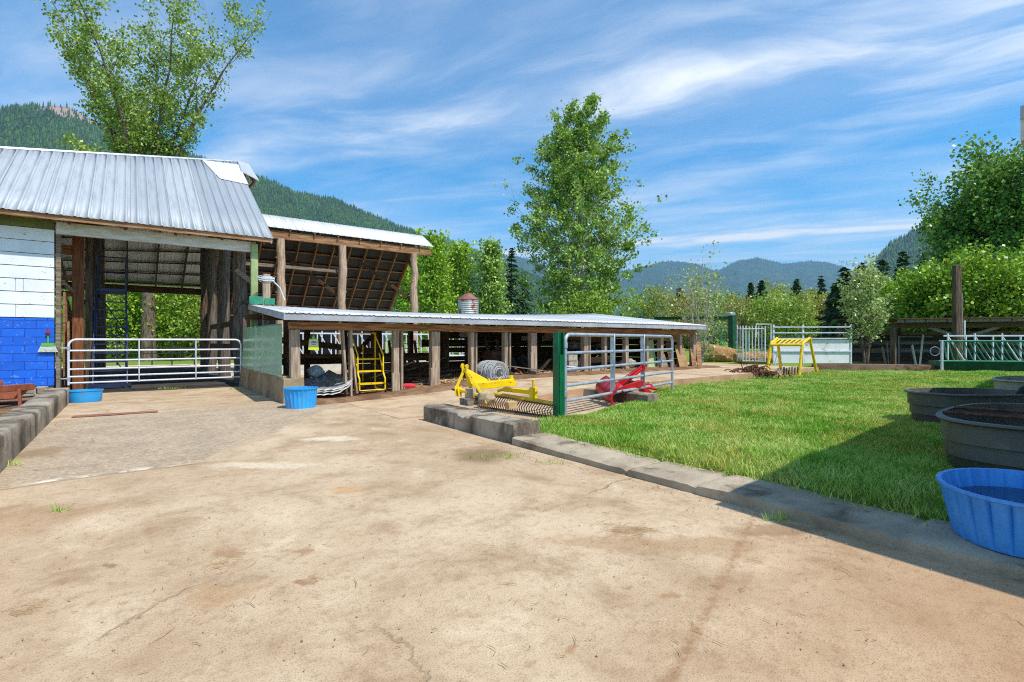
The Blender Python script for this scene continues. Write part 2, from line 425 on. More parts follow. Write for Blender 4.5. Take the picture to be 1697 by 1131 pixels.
M['feed_kerb'] = concrete('pale_feed_kerb', lin(214, 212, 200), lin(190, 186, 172), lin(140, 130, 112), .56, .76)
M['brown_sill'] = concrete('brown_timber_sill', lin(150, 122, 98), lin(120, 94, 74), lin(80, 62, 48), .5, .7)

def yard_mat():
    m, nt, b = new_mat('yard_concrete')
    pos = wpos(nt)
    v = nt.mapping(pos, rot=(0, 0, -TH), loc=(0, 0, 0))
    big = nt.noise(v, .45, 5, .6, .4); med = nt.noise(v, 1.7, 6, .65, .3); fine = nt.noise(v, 14, 6, .7); grit = nt.noise(v, 120, 2, .6)
    col = nt.mix(nt.ramp(big, .32, .68), lin(205, 181, 149), lin(183, 156, 124))
    col = nt.mix(nt.math('MULTIPLY', nt.ramp(med, .46, .70), .75), col, lin(156, 126, 96))
    col = nt.mix(nt.math('MULTIPLY', nt.ramp(med, .46, .28), .6), col, lin(218, 196, 164))
    x = nt.sep(pos)
    wob = nt.math('MULTIPLY', nt.math('SUBTRACT', nt.noise(pos, .8, 5, .6), .5), 1.1)
    def line(ax, ay, bx, by):               # signed distance to the line a-b on the ground
        L = math.hypot(bx - ax, by - ay); nx, ny = -(by - ay) / L, (bx - ax) / L
        return nt.math('ADD', nt.math('ADD', nt.math('MULTIPLY', x[0], nx), nt.math('MULTIPLY', x[1], ny)), -(ax * nx + ay * ny))
    # older, greyer and coarser slab behind the broken joint
    a, c = G(0, 812), G(330, 768); e = G(520, 690)
    d1 = nt.math('ADD', line(a[0], a[1], c[0], c[1]), nt.math('MULTIPLY', wob, .25))
    d2 = nt.math('ADD', line(c[0], c[1], e[0], e[1]), nt.math('MULTIPLY', wob, .6))
    old = nt.math('MULTIPLY', nt.ramp(d1, -.02, .03), nt.ramp(d2, -.06, .10))
    far = line(*G(100, 700)[:2], *G(480, 664)[:2])
    old2 = nt.math('MULTIPLY', old, nt.ramp(far, .15, -.05))
    coarse = nt.noise(v, 15, 8, .8)
    oldc = nt.mix(nt.math('ADD', nt.math('MULTIPLY', nt.ramp(coarse, .38, .62), .65), nt.math('MULTIPLY', nt.ramp(med, .4, .6), .35)), lin(136, 120, 104), lin(212, 190, 160))
    col = nt.mix(nt.math('MULTIPLY', old2, .75), col, oldc)
    rim = nt.math('MULTIPLY', nt.math('MULTIPLY', nt.ramp(d1, .0, .03), nt.ramp(d1, .22, .04)), nt.math('MULTIPLY', nt.ramp(d2, -.1, .05), nt.ramp(nt.noise(v, 3.5, 7, .75), .47, .58)))
    col = nt.mix(nt.math('MULTIPLY', rim, .9), col, lin(244, 234, 212))
    joint = nt.math('MULTIPLY', nt.ramp(nt.math('ABSOLUTE', d1), .05, .0), nt.ramp(d2, -.1, .05))
    col = nt.mix(nt.math('MULTIPLY', joint, .55), col, lin(142, 108, 76))
    # tyre smear down the right side and a dusty apron by the walkway
    t = line(*G(1240, 880)[:2], *G(1110, 1131)[:2])
    tw = nt.math('ADD', t, nt.math('MULTIPLY', wob, .06))
    col = nt.mix(nt.math('MULTIPLY', nt.math('MULTIPLY', nt.ramp(nt.math('ABSOLUTE', tw), .05, .0), nt.ramp(fine, .3, .6)), .7), col, lin(150, 112, 80))
    side = nt.math('MULTIPLY', nt.ramp(tw, -.5, 1.2), .5)
    col = nt.mix(side, col, lin(168, 128, 92))
    wv = nt.node('ShaderNodeVectorMath', operation='ADD'); nt.l.new(pos, wv.inputs[0])
    ws = nt.node('ShaderNodeVectorMath', operation='SCALE'); nt.l.new(nt.noise(pos, 2.6, 5, .65, 0, 1), ws.inputs[0]); ws.inputs['Scale'].default_value = .55; nt.l.new(ws.outputs[0], wv.inputs[1])
    for (px_, py_, rx_, ry_, cc, stg) in ((548, 728, .5, .22, lin(234, 220, 196), .6), (440, 772, .8, .2, lin(228, 212, 184), .6), (800, 754, .42, .5, lin(118, 94, 64), .75), (505, 962, .09, .07, lin(150, 112, 76), .8), (492, 917, .12, .06, lin(152, 116, 80), .7), (380, 917, .14, .08, lin(156, 120, 84), .7), (188, 936, .10, .05, lin(140, 108, 72), .7),
        (1040, 880, .22, .09, lin(150, 116, 80), .7), (1160, 905, .5, .2, lin(162, 124, 88), .5), (1000, 900, .5, .16, lin(164, 128, 92), .5), (575, 812, .25, .12, lin(196, 150, 100), .6), (60, 860, .5, .5, lin(172, 136, 102), .5), (360, 985, .2, .16, lin(178, 140, 100), .6), (150, 690, .5, .3, lin(150, 124, 98), .4), (60, 752, .3, .5, lin(150, 122, 90), .7), (420, 655, .7, .3, lin(134, 106, 82), .6), (1290, 880, .5, .12, lin(140, 108, 78), .6)):
        c_ = G(px_, py_)
        dv = nt.node('ShaderNodeVectorMath', operation='SUBTRACT'); nt.l.new(wv.outputs[0], dv.inputs[0]); dv.inputs[1].default_value = (c_[0] + .275, c_[1] + .275, .275)
        ds = nt.node('ShaderNodeVectorMath', operation='MULTIPLY'); nt.l.new(dv.outputs[0], ds.inputs[0]); ds.inputs[1].default_value = (1 / rx_, 1 / ry_, 0)
        dl = nt.node('ShaderNodeVectorMath', operation='LENGTH'); nt.l.new(ds.outputs[0], dl.inputs[0])
        col = nt.mix(nt.math('MULTIPLY', nt.ramp(dl.outputs['Value'], 1.15, .45), stg), col, cc)
    # wandering cracks
    vw = nt.node('ShaderNodeVectorMath', operation='ADD'); nt.l.new(v, vw.inputs[0])
    sc1 = nt.node('ShaderNodeVectorMath', operation='SCALE'); nt.l.new(nt.noise(v, 1.3, 5, .65, 0, 1), sc1.inputs[0]); sc1.inputs['Scale'].default_value = .5
    nt.l.new(sc1.outputs[0], vw.inputs[1])
    vo = nt.node('ShaderNodeTexVoronoi', feature='DISTANCE_TO_EDGE'); nt.l.new(vw.outputs[0], vo.inputs['Vector']); vo.inputs['Scale'].default_value = .19
    crack = nt.math('MULTIPLY', nt.ramp(vo.outputs[0], .0035, .0006), nt.ramp(nt.noise(v, .5, 3), .5, .62))
    col = nt.mix(nt.math('MULTIPLY', crack, .6), col, lin(134, 104, 76))
    # exposed pebbles, in patches
    vp = nt.node('ShaderNodeTexVoronoi', feature='F1'); nt.l.new(v, vp.inputs['Vector']); vp.inputs['Scale'].default_value = 46
    pm = nt.math('MULTIPLY', nt.ramp(vp.outputs['Distance'], .26, .18), nt.ramp(nt.noise(v, .8, 5, .65), .40, .62))
    pc = nt.sep(vp.outputs['Color'])
    pm = nt.math('MULTIPLY', pm, nt.ramp(pc[0], .35, .55))
    col = nt.mix(nt.math('MULTIPLY', pm, .75), col, nt.mix(pc[1], lin(112, 100, 90), lin(214, 198, 172)))
    col = nt.mix(nt.math('MULTIPLY', nt.ramp(fine, .48, .70), .42), col, lin(140, 108, 78))
    col = nt.mix(nt.math('MULTIPLY', nt.ramp(grit, .52, .66), .5), col, lin(112, 90, 68))
    # scattered droppings and footprints of mud
    vd = nt.node('ShaderNodeTexVoronoi', feature='F1'); nt.l.new(nt.mapping(vw.outputs[0], scale=(1, 1.6, 1)), vd.inputs['Vector']); vd.inputs['Scale'].default_value = 1.5
    dm = nt.math('MULTIPLY', nt.ramp(nt.math('ADD', vd.outputs['Distance'], nt.math('MULTIPLY', fine, .12)), .16, .10), nt.ramp(nt.sep(vd.outputs['Color'])[0], .55, .62))
    col = nt.mix(nt.math('MULTIPLY', dm, .6), col, lin(156, 116, 78))
    nt.put(b.inputs['Base Color'], col); b.inputs['Roughness'].default_value = .93; b.inputs['Specular IOR Level'].default_value = .15
    h = add2(nt, nt.math('MULTIPLY', fine, 1.2), nt.math('MULTIPLY', grit, .35), nt.math('MULTIPLY', nt.math('MULTIPLY', coarse, old2), 2.2), nt.math('MULTIPLY', crack, -2.0), nt.math('MULTIPLY', joint, -1.5), nt.math('MULTIPLY', pm, .4))
    nt.put(b.inputs['Normal'], nt.bump(h, .55, .012))
    return m
def add2(nt, *a):
    r = a[0]
    for k in a[1:]: r = nt.math('ADD', r, k)
    return r
M['yard'] = yard_mat()

def dirt_mat(name, c1, c2, c3):
    m, nt, b = new_mat(name); v = wpos(nt)
    col = nt.mix(nt.ramp(nt.noise(v, 2.2, 7, .65), .35, .65), c1, c2)
    col = nt.mix(nt.math('MULTIPLY', nt.ramp(nt.noise(v, 30, 4, .7), .5, .7), .7), col, c3)
    nt.put(b.inputs['Base Color'], col); b.inputs['Roughness'].default_value = .97; b.inputs['Specular IOR Level'].default_value = .1
    nt.put(b.inputs['Normal'], nt.bump(nt.noise(v, 22, 6, .72), .9, .03))
    return m
M['dirt'] = dirt_mat('trodden_dirt', lin(150, 118, 90), lin(112, 84, 62), lin(78, 58, 44))
M['barn_floor'] = dirt_mat('dark_barn_floor', lin(84, 78, 74), lin(66, 62, 58), lin(50, 46, 42))
M['lane'] = concrete('lane_concrete', lin(206, 180, 146), lin(180, 152, 120), lin(132, 102, 74), .5, .74, 1.1)
M['gravel_yard'] = dirt_mat('pale_gravel_yard', lin(222, 206, 178), lin(196, 178, 150), lin(150, 130, 106))
M['soil'] = dirt_mat('lawn_soil', lin(112, 132, 52), lin(84, 104, 38), lin(104, 92, 54))
def field_mat():
    m, nt, b = new_mat('field_grass'); v = wpos(nt)
    f = nt.noise(v, .12, 6, .65); g = nt.noise(v, 6, 5, .7)
    col = nt.mix(nt.ramp(f, .35, .65), lin(110, 140, 52), lin(134, 150, 70))
    col = nt.mix(nt.math('MULTIPLY', nt.ramp(g, .45, .7), .6), col, lin(76, 98, 36))
    nt.put(b.inputs['Base Color'], col); b.inputs['Roughness'].default_value = .95; b.inputs['Specular IOR Level'].default_value = .1
    nt.put(b.inputs['Normal'], nt.bump(g, .8, .06))
    return m
M['field'] = field_mat()

def hill_mat(name, c1, c2, rock=None):
    m, nt, b = new_mat(name); v = wpos(nt)
    col = nt.mix(nt.ramp(nt.noise(v, .006, 6, .6), .38, .62), c1, c2)
    col = nt.mix(nt.math('MULTIPLY', nt.ramp(nt.noise(nt.mapping(v, scale=(1, 1, .5)), .05, 4, .7), .42, .62), .6), col, tuple(k * .55 for k in c1[:3]) + (1,))
    if rock:
        (rx, ry, rz), rad, rc = rock
        vm = nt.node('ShaderNodeVectorMath', operation='DISTANCE'); nt.l.new(nt.mapping(v, scale=(1, .45, 1.3)), vm.inputs[0]); vm.inputs[1].default_value = (rx, ry * .45, rz * 1.3)
        dd = nt.math('ADD', nt.math('DIVIDE', vm.outputs['Value'], rad), nt.math('MULTIPLY', nt.math('SUBTRACT', nt.noise(v, .02, 5, .7), .5), 2.4))
        col = nt.mix(nt.ramp(dd, 1.0, .75), col, rc)
    nt.put(b.inputs['Base Color'], col); b.inputs['Roughness'].default_value = 1; b.inputs['Specular IOR Level'].default_value = 0
    nt.put(b.inputs['Normal'], nt.bump(nt.noise(v, .06, 5, .7), .9, 6))
    return m

def sheet_metal(name, c1, c2, sheet=.92, metal=.12, rough=.5, rust=None):
    m, nt, b = new_mat(name); v = nt.mapping(wpos(nt), rot=(0, 0, -TH))
    x = nt.sep(v)
    wn = nt.node('ShaderNodeTexWhiteNoise', noise_dimensions='1D'); nt.put(wn.inputs['W'], nt.math('FLOOR', nt.math('DIVIDE', x[0], sheet)))
    col = nt.mix(wn.outputs['Value'], c1, c2)
    sm = nt.noise(nt.mapping(v, scale=(9, .8, .8)), 1.0, 5, .65)
    col = nt.mix(nt.math('MULTIPLY', nt.ramp(sm, .42, .7), .45), col, tuple(k * .72 for k in c2[:3]) + (1,))
    lap = nt.ramp(nt.math('ABSOLUTE', nt.math('SUBTRACT', nt.math('FRACT', nt.math('DIVIDE', x[0], sheet)), .5)), .488, .498)
    col = nt.mix(nt.math('MULTIPLY', lap, .6), col, lin(96, 98, 100))
    col = nt.mix(nt.math('MULTIPLY', nt.ramp(nt.noise(nt.mapping(v, scale=(7, .35, .35)), 1.0, 6, .7), .60, .74), .5), col, lin(170, 150, 128))
    if rust: col = nt.mix(nt.ramp(nt.noise(v, rust[1], 6, .65), rust[2], rust[3]), col, rust[0])
    nt.put(b.inputs['Base Color'], col); b.inputs['Metallic'].default_value = metal
    nt.put(b.inputs['Roughness'], nt.math('ADD', rough, nt.math('MULTIPLY', sm, .2)))
    return m
M['barn_roof'] = sheet_metal('barn_roof_metal', lin(176, 180, 184), lin(150, 156, 162))
M['white_roof'] = sheet_metal('pale_shed_roof_metal', lin(226, 226, 224), lin(204, 204, 202), metal=0, rough=.5)
M['rusty_roof'] = sheet_metal('rusty_bin_metal', lin(196, 196, 200), lin(176, 176, 182), sheet=.5, metal=.3, rust=(lin(150, 74, 56), 1.4, .52, .62))
M['rust_red'] = mat('rust_red_metal', lin(158, 100, 88), lin(124, 76, 66), 2, .7, bump=.1)
def block_mat():
    m, nt, b = new_mat('blue_block_paint'); v = nt.mapping(wpos(nt), rot=(0, 0, -TH)); x = nt.sep(v)
    cb = nt.node('ShaderNodeCombineXYZ'); nt.l.new(x[0], cb.inputs[0]); nt.l.new(x[2], cb.inputs[1])
    br = nt.node('ShaderNodeTexBrick'); nt.l.new(cb.outputs[0], br.inputs['Vector']); br.inputs['Scale'].default_value = 1
    br.inputs['Brick Width'].default_value = .44; br.inputs['Row Height'].default_value = .215; br.inputs['Mortar Size'].default_value = .006
    br.inputs['Mortar Smooth'].default_value = .3
    br.inputs['Color1'].default_value = lin(22, 104, 222); br.inputs['Color2'].default_value = lin(16, 92, 206); br.inputs['Mortar'].default_value = lin(12, 58, 164)
    n = nt.noise(v, 4, 6, .65)
    col = nt.mix(nt.math('MULTIPLY', nt.ramp(n, .5, .75), .3), br.outputs[0], lin(78, 134, 226))
    col = nt.mix(nt.math('MULTIPLY', nt.ramp(nt.noise(v, 11, 6, .7), .60, .66), .5), col, lin(150, 176, 214))
    nt.put(b.inputs['Base Color'], col); b.inputs['Roughness'].default_value = .5
    nt.put(b.inputs['Normal'], nt.bump(nt.math('ADD', nt.math('MULTIPLY', br.outputs['Fac'], -1.0), nt.math('MULTIPLY', nt.noise(v, 60, 3), .25)), 1.0, .02))
    return m
M['blue_block'] = block_mat()

# ================================================================ ground
def lane_z(s):                                    # the lane climbs gently along the front of the shed
    return .335 * smooth((np.asarray(s, float) - .6) / 6.2)
def lawn_z(s, w):
    return .10 + .004 * np.clip(np.asarray(s) - 1.85, 0, 20) + .05 * (fbm(np.asarray(s) * .5, np.asarray(w) * .5, 3) - .5)

def sheet(name, s0, s1, w0, w1, zf, m, nx, ny, kind='structure'):
    s, w = np.meshgrid(np.linspace(s0, s1, nx), np.linspace(w0, w1, ny))
    z = zf(s, w)
    mb = MB(); mb.grid(ORG + s[..., None] * U + w[..., None] * V + z[..., None] * Z3)
    return tag(mb.build(name, m, ang=80), kind=kind)

g = MB()
xs = np.concatenate([-np.geomspace(9500, 30, 24), np.linspace(-25, 25, 11), np.geomspace(30, 9500, 24)])
ys = np.concatenate([np.linspace(-280, -10, 8), np.linspace(0, 60, 13), np.geomspace(70, 12400, 26)])
gx, gy = np.meshgrid(xs, ys)
g.grid(np.stack([gx, gy, np.full_like(gx, -.06)], -1))
tag(g.build('ground', M['field'], ang=80), kind='structure')
sheet('yard', -4.2, 1.3, -17, 5.3, lambda s, w: .006 * (fbm(s * 1.3, w * 1.3, 5) - .5) * 2, M['yard'], 70, 220)
sheet('yard_apron', 1.3, 2.3, -4.1, 5.0, lambda s, w: -.012 + 0 * s, M['yard'], 8, 40)
sheet('yard_edge', -9.5, -4.2, -17, 5.2, lambda s, w: -.02 + .03 * fbm(s, w, 8), M['dirt'], 30, 90)
sheet('barn_floor', -9.5, .25, 5.3, 21.5, lambda s, w: -.012 + .01 * fbm(s, w, 9), M['barn_floor'], 30, 50)
sheet('back_yard', -16, 11, 5.25, 25.5, lambda s, w: -.04 + .015 * (fbm(s, w, 10) - .5), M['gravel_yard'], 40, 40)
# the lane and the raised walk: one slab with a vertical edge towards the lawn
s = np.linspace(1.0, 19.5, 90)
wedge = -3.75 + .055 * np.clip(s - 8, 0, 20)
mb = MB()
ww = np.linspace(0, 1, 40)
WW = wedge[None, :] + (ww[:, None]) * (8.6 - wedge[None, :])
SS = np.broadcast_to(s, WW.shape)
ZZ = lane_z(SS) + .012 * (fbm(SS * 1.2, WW * 1.2, 4) - .5)
mb.grid(ORG + SS[..., None] * U + WW[..., None] * V + ZZ[..., None] * Z3)
tag(mb.build('lane', M['lane'], ang=80), kind='structure')
mb = MB()
zt = lane_z(s) + .012 * (fbm(s * 1.2, wedge * 1.2, 4) - .5) - .002
rows = []
for k in range(5):
    t = k / 4
    off = -.02 * t + .03 * (fbm(s * 3, np.full_like(s, k * 3.1), 12) - .5) * (0 if k == 0 else 1)
    rows.append(ORG + s[:, None] * U + (wedge + off)[:, None] * V + (zt * (1 - t) - .05 * t)[:, None] * Z3)
mb.grid(np.array(rows)[::-1])
tag(mb.build('walkway', M['walk_face'], ang=80), kind='structure')
# trodden dirt under the shed, spilling out in front of the posts
s1 = np.linspace(.12, 16.2, 180); w1 = np.linspace(-1.15, 5.6, 70)
S1, W1 = np.meshgrid(s1, w1)
edge = np.clip((W1 + .95 - .5 * (fbm(S1 * .9, W1 * 0, 21) - .5)) / .35, 0, 1)
Zd = lane_z(S1) - .03 + smooth(edge) * (.075 + .05 * (fbm(S1 * 2.6, W1 * 2.6, 22) - .3) + .07 * np.clip(1 - S1 / 1.2, 0, 1))
mb = MB(); mb.grid(ORG + S1[..., None] * U + W1[..., None] * V + Zd[..., None] * Z3)
tag(mb.build('dirt_strip', M['dirt'], ang=80), kind='structure')
# sunken concrete pad behind the low wall
sheet('pad', 1.5, 8.4, -6.4, -3.74, lambda s, w: .075 + .012 * (fbm(s, w, 31) - .5) + .03 * np.clip((w + 4.6), 0, 1) * 0, M['lane'], 50, 20)
# lawn soil
def lawn_in(s, w):
    gl = np.where(s < 3.2, -5.95, np.where(s < 8.1, -5.9 + .279 * (s - 3.2), -3.82 + .055 * np.clip(s - 8, 0, 20)))
    gl = np.where((s > 6.2) & (s < 8.1), np.minimum(-5.07 + .66 * (s - 6.2), -3.9), gl)
    gl = gl - .12 * (fbm(s * 2.2, w * 0 + 1, 41))
    P_ = ORG + np.asarray(s)[..., None] * U + np.asarray(w)[..., None] * V
    far = np.where(P_[..., 0] > 13.2, 22.0 - .3 * (P_[..., 0] - 13.2), 23.5)
    left = 1.86 + .25 * (fbm(w * .9, s * 0, 42) - .35)
    return (w < gl) & (s > left) & (P_[..., 1] < far) & (P_[..., 1] > .5)
sheet('lawn', 1.5, 26, -24, -3.3, lambda s, w: np.where((w > -5.95 + .279 * np.clip(s - 3.2, 0, 4.9)) & (s < 8.1), -.04, lawn_z(s, w) - np.where(w > -3.84 + .055 * np.clip(s - 8, 0, 20), .3, 0) - np.where(s < 1.85, .12, 0)), M['soil'], 240, 210)
N = 2300000
px = RNG.uniform(820, 1760, N); py = 566 + 848 * 1.27 / RNG.uniform(3.2, 23.5, N) ** 1.0
Yd = 848 * 1.27 / (py - 566)
keepd = RNG.uniform(0, 1, N) < np.clip(Yd / 9.0, .25, 1.0) ** 1.0
pt = np.stack([(px - CX) / F * Yd, Yd], 1)[keepd]
s_, w_ = SW(pt)
k = lawn_in(s_, w_)
thin = fbm(s_ * .8, w_ * .8, 44)
near_kerb = np.clip((s_ - 1.8) / 1.6, 0, 1)
k &= RNG.uniform(0, 1, len(s_)) < np.clip(.35 + thin * .9, 0, 1) * (.45 + .55 * near_kerb)
pt, s_, w_ = pt[k], s_[k], w_[k]
n = min(len(pt), 470000); pt, s_, w_ = pt[:n], s_[:n], w_[:n]
Yd = pt[:, 1]
hgt = RNG.uniform(.022, .07, n) * (.35 + 1.5 * fbm(s_ * 1.7, w_ * 1.7, 45) ** 1.2) * (1 + .5 * (fbm(s_ * .4, w_ * .4, 46) > .6))
wid = np.clip(.0026 + .0008 * Yd, .004, .017) * RNG.uniform(.7, 1.3, n)
ang = RNG.uniform(0, 2 * PI, n)
base = np.concatenate([pt, lawn_z(s_, w_)[:, None]], 1)
dx = np.stack([np.cos(ang), np.sin(ang), 0 * ang], 1)
lean_a = RNG.uniform(0, 2 * PI, n); lean = np.stack([np.cos(lean_a), np.sin(lean_a), 0 * ang], 1) * (hgt * RNG.uniform(.2, 1.1, n))[:, None]
mid = base + lean * .35 + np.stack([0 * hgt, 0 * hgt, hgt * .62], 1)
tip = base + lean + np.stack([0 * hgt, 0 * hgt, hgt], 1)
hw = (dx * (wid / 2)[:, None])
vv = np.stack([base - hw, base + hw, mid + hw * .75, mid - hw * .75, tip], 1).reshape(-1, 3)
i0 = np.arange(n)[:, None] * 5
mb = MB(); mb.add(vv, i0 + np.array([[0, 1, 2, 3]]), i0 + np.array([[3, 2, 4]]))
def grass_mat():
    m, nt, b = new_mat('lawn_grass'); gg = nt.node('ShaderNodeNewGeometry'); v = gg.outputs['Position']
    f = nt.math('ADD', nt.math('MULTIPLY', gg.outputs['Random Per Island'], .5), nt.math('MULTIPLY', nt.math('SUBTRACT', nt.math('ADD', nt.noise(v, .5, 4, .6), nt.noise(v, 2.6, 4, .6)), .6), 1.15))
    col = nt.cramp(f, [(.08, lin(50, 98, 20)), (.4, lin(104, 158, 40)), (.7, lin(148, 192, 66)), (1, lin(210, 216, 130))])
    yel = nt.math('MULTIPLY', nt.ramp(nt.noise(v, .7, 6, .7), .48, .60), 1.0)
    col = nt.mix(nt.math('MULTIPLY', yel, gg.outputs['Random Per Island']), col, lin(204, 186, 96))
    nt.put(b.inputs['Base Color'], col); b.inputs['Roughness'].default_value = .55; b.inputs['Specular IOR Level'].default_value = .2
    tr = nt.node('ShaderNodeBsdfTranslucent'); nt.put(tr.inputs[0], col)
    mx = nt.node('ShaderNodeMixShader'); mx.inputs[0].default_value = .22
    nt.l.new(b.outputs[0], mx.inputs[1]); nt.l.new(tr.outputs[0], mx.inputs[2]); nt.l.new(mx.outputs[0], nt.n['Material Output'].inputs[0])
    return m
M['grass'] = grass_mat()
tag(mb.build('lawn_grass', M['grass'], smooth_=False), 'short bright green grass of the yard lawn', 'grass', kind='stuff')
# ================================================================ hills
def ridge(name, pts, D, foot, m, nx, ny, drop=8, rough=.06, back=1.5, seed=1):
    """terrain whose skyline runs through the given picture bearings, at depth D(px)"""
    pts = np.array(pts, float)
    px = np.linspace(pts[0, 0], pts[-1, 0], nx); py = np.interp(px, pts[:, 0], pts[:, 1])
    py = py + (fbm(px / 22, px * 0, seed) - .5) * 5
    Dp = D(px); Hh = np.maximum((CY - py) / F * Dp - drop, 1)
    j = np.concatenate([np.linspace(0, 1, ny), 1 + np.linspace(0, 1, 8)[1:]])
    J, PX = np.meshgrid(j, px, indexing='ij')
    Yd = np.where(J <= 1, Dp * (foot + (1 - foot) * J), Dp * (1 + (back - 1) * (J - 1)))
    prof = np.where(J <= 1, .25 * J + .75 * J ** 1.35, np.clip(1 - (J - 1) * .95, 0, 1))
    X = (PX - CX) / F * Yd
    nz = (fbm(X / (Dp * .07), Yd / (Dp * .11), seed + 5) - .5) * 2 * rough * Hh
    Zt = Hh * prof + nz * np.sin(np.clip(J, 0, 1) * PI) ** .8
    Zt = np.where(J == 0, -1 + 0 * Zt, Zt); Zt[-1] = -.9
    g = np.stack([X, Yd, np.maximum(Zt, -1.0)], -1)
    mb = MB(); mb.grid(g)
    o = tag(mb.build(name, m, ang=80), kind='structure')
    return g[:ny]
def forest(name, g, n, hmin, hmax, m, seed=1, jmin=.12, gap=0, top=True, label=None, hole=None):
    r = np.random.default_rng(seed)
    ny, nx = g.shape[:2]
    fi = r.uniform(jmin, 1, n) ** .8 * (ny - 1.001); fj = r.uniform(0, nx - 1.001, n)
    if top:
        k = n // 6; fi[:k] = r.uniform(.9, .999, k) * (ny - 1.001)
    i, j = fi.astype(int), fj.astype(int); a, b = (fi - i)[:, None], (fj - j)[:, None]
    p = (g[i, j] * (1 - a) + g[i + 1, j] * a) * (1 - b) + (g[i, j + 1] * (1 - a) + g[i + 1, j + 1] * a) * b
    if gap:
        keep = fbm(p[:, 0] / gap, p[:, 1] / gap + p[:, 2] / gap, seed + 3) > .42; p = p[keep]
    if hole is not None:
        dq_ = np.linalg.norm((p - hole[0]) * [1, .45, 1.3], axis=1) / hole[1] + (fbm(p[:, 0] / 30, p[:, 2] / 30, 77) - .5) * 1.6
        p = p[(dq_ > 1) | (r.uniform(0, 1, len(p)) < .12)]
    n = len(p)
    h = r.uniform(hmin, hmax, n); rad = h * r.uniform(.15, .24, n)
    a0 = r.uniform(0, 2 * PI, n)
    V_, T_ = [], []
    ns = 5
    tiers = ((-.08, .62, 1.0), (.35, 1.0, .62))
    vs = []
    for (b0, t0, rr) in tiers:
        for kk in range(ns):
            an = a0 + kk * 2 * PI / ns
            vs.append(p + np.stack([np.cos(an) * rad * rr, np.sin(an) * rad * rr, h * b0], 1))
        vs.append(p + np.stack([0 * h, 0 * h, h * t0], 1))
    vs = np.stack(vs, 1).reshape(-1, 3)
    base = np.arange(n)[:, None, None] * (2 * (ns + 1))
    tri = []
    for tt in range(2):
        o_ = tt * (ns + 1)
        tri += [[o_ + kk, o_ + (kk + 1) % ns, o_ + ns] for kk in range(ns)]
    mb = MB(); mb.add(vs, None, (base + np.array(tri)[None]).reshape(-1, 3))
    return tag(mb.build(name, m, smooth_=False), label, 'forest', kind='stuff')

conifer_far = leaf_mat('mountain_conifers', [lin(40, 66, 40), lin(58, 90, 48), lin(84, 114, 56)], .0, .004, .9)
HL = lambda px: np.interp(px, [-400, 0, 400, 900], [1250, 1300, 1700, 2500])
rock_at = P(140, 198, 1430)
g1 = ridge('mountain', [(-420, 200), (-200, 185), (0, 178), (60, 170), (112, 170), (150, 190), (185, 206), (250, 228), (330, 258), (380, 270), (430, 288), (500, 320), (560, 328), (620, 354), (700, 388), (760, 404), (792, 414), (830, 432), (880, 452), (940, 480), (1000, 520), (1060, 556)], HL, .42,
           hill_mat('wooded_mountain', lin(58, 84, 46), lin(84, 104, 58), ((rock_at[0], rock_at[1], rock_at[2]), 84, lin(158, 136, 126))), 220, 50, 10, .07, seed=3)
forest('mountain_forest', g1, 42000, 8, 20, conifer_far, 5, hole=(rock_at, 74), label='dark conifer forest covering the steep mountain behind the barn')
HF = lambda px: np.interp(px, [700, 1500], [7300, 7900])
g2 = ridge('far_mountain', [(690, 470), (760, 446), (825, 426), (852, 422), (880, 432), (930, 452), (1000, 452), (1060, 444), (1096, 434), (1112, 432), (1150, 438), (1188, 448), (1205, 440), (1228, 430), (1256, 428), (1275, 431), (1296, 437), (1312, 436), (1340, 432), (1372, 434), (1395, 440), (1425, 456), (1470, 480), (1530, 510)], HF, .55,
           hill_mat('far_wooded_mountain', lin(52, 78, 44), lin(80, 98, 58)), 220, 40, 12, .06, seed=9)
forest('far_mountain_forest', g2, 18000, 20, 34, conifer_far, 6, label='distant forest on the hazy blue mountains across the valley')
HR = lambda px: px * 0 + 2100
g3 = ridge('right_mountain', [(1380, 520), (1420, 470), (1448, 430), (1475, 404), (1520, 378), (1580, 340), (1660, 300), (1760, 262), (1900, 220), (2100, 200)], HR, .5,
           hill_mat('right_wooded_mountain', lin(54, 80, 46), lin(80, 100, 58)), 90, 36, 10, .05, seed=14)
forest('right_mountain_forest', g3, 12000, 9, 26, conifer_far, 7, label='conifer forest on the steep mountain behind the right hand trees')

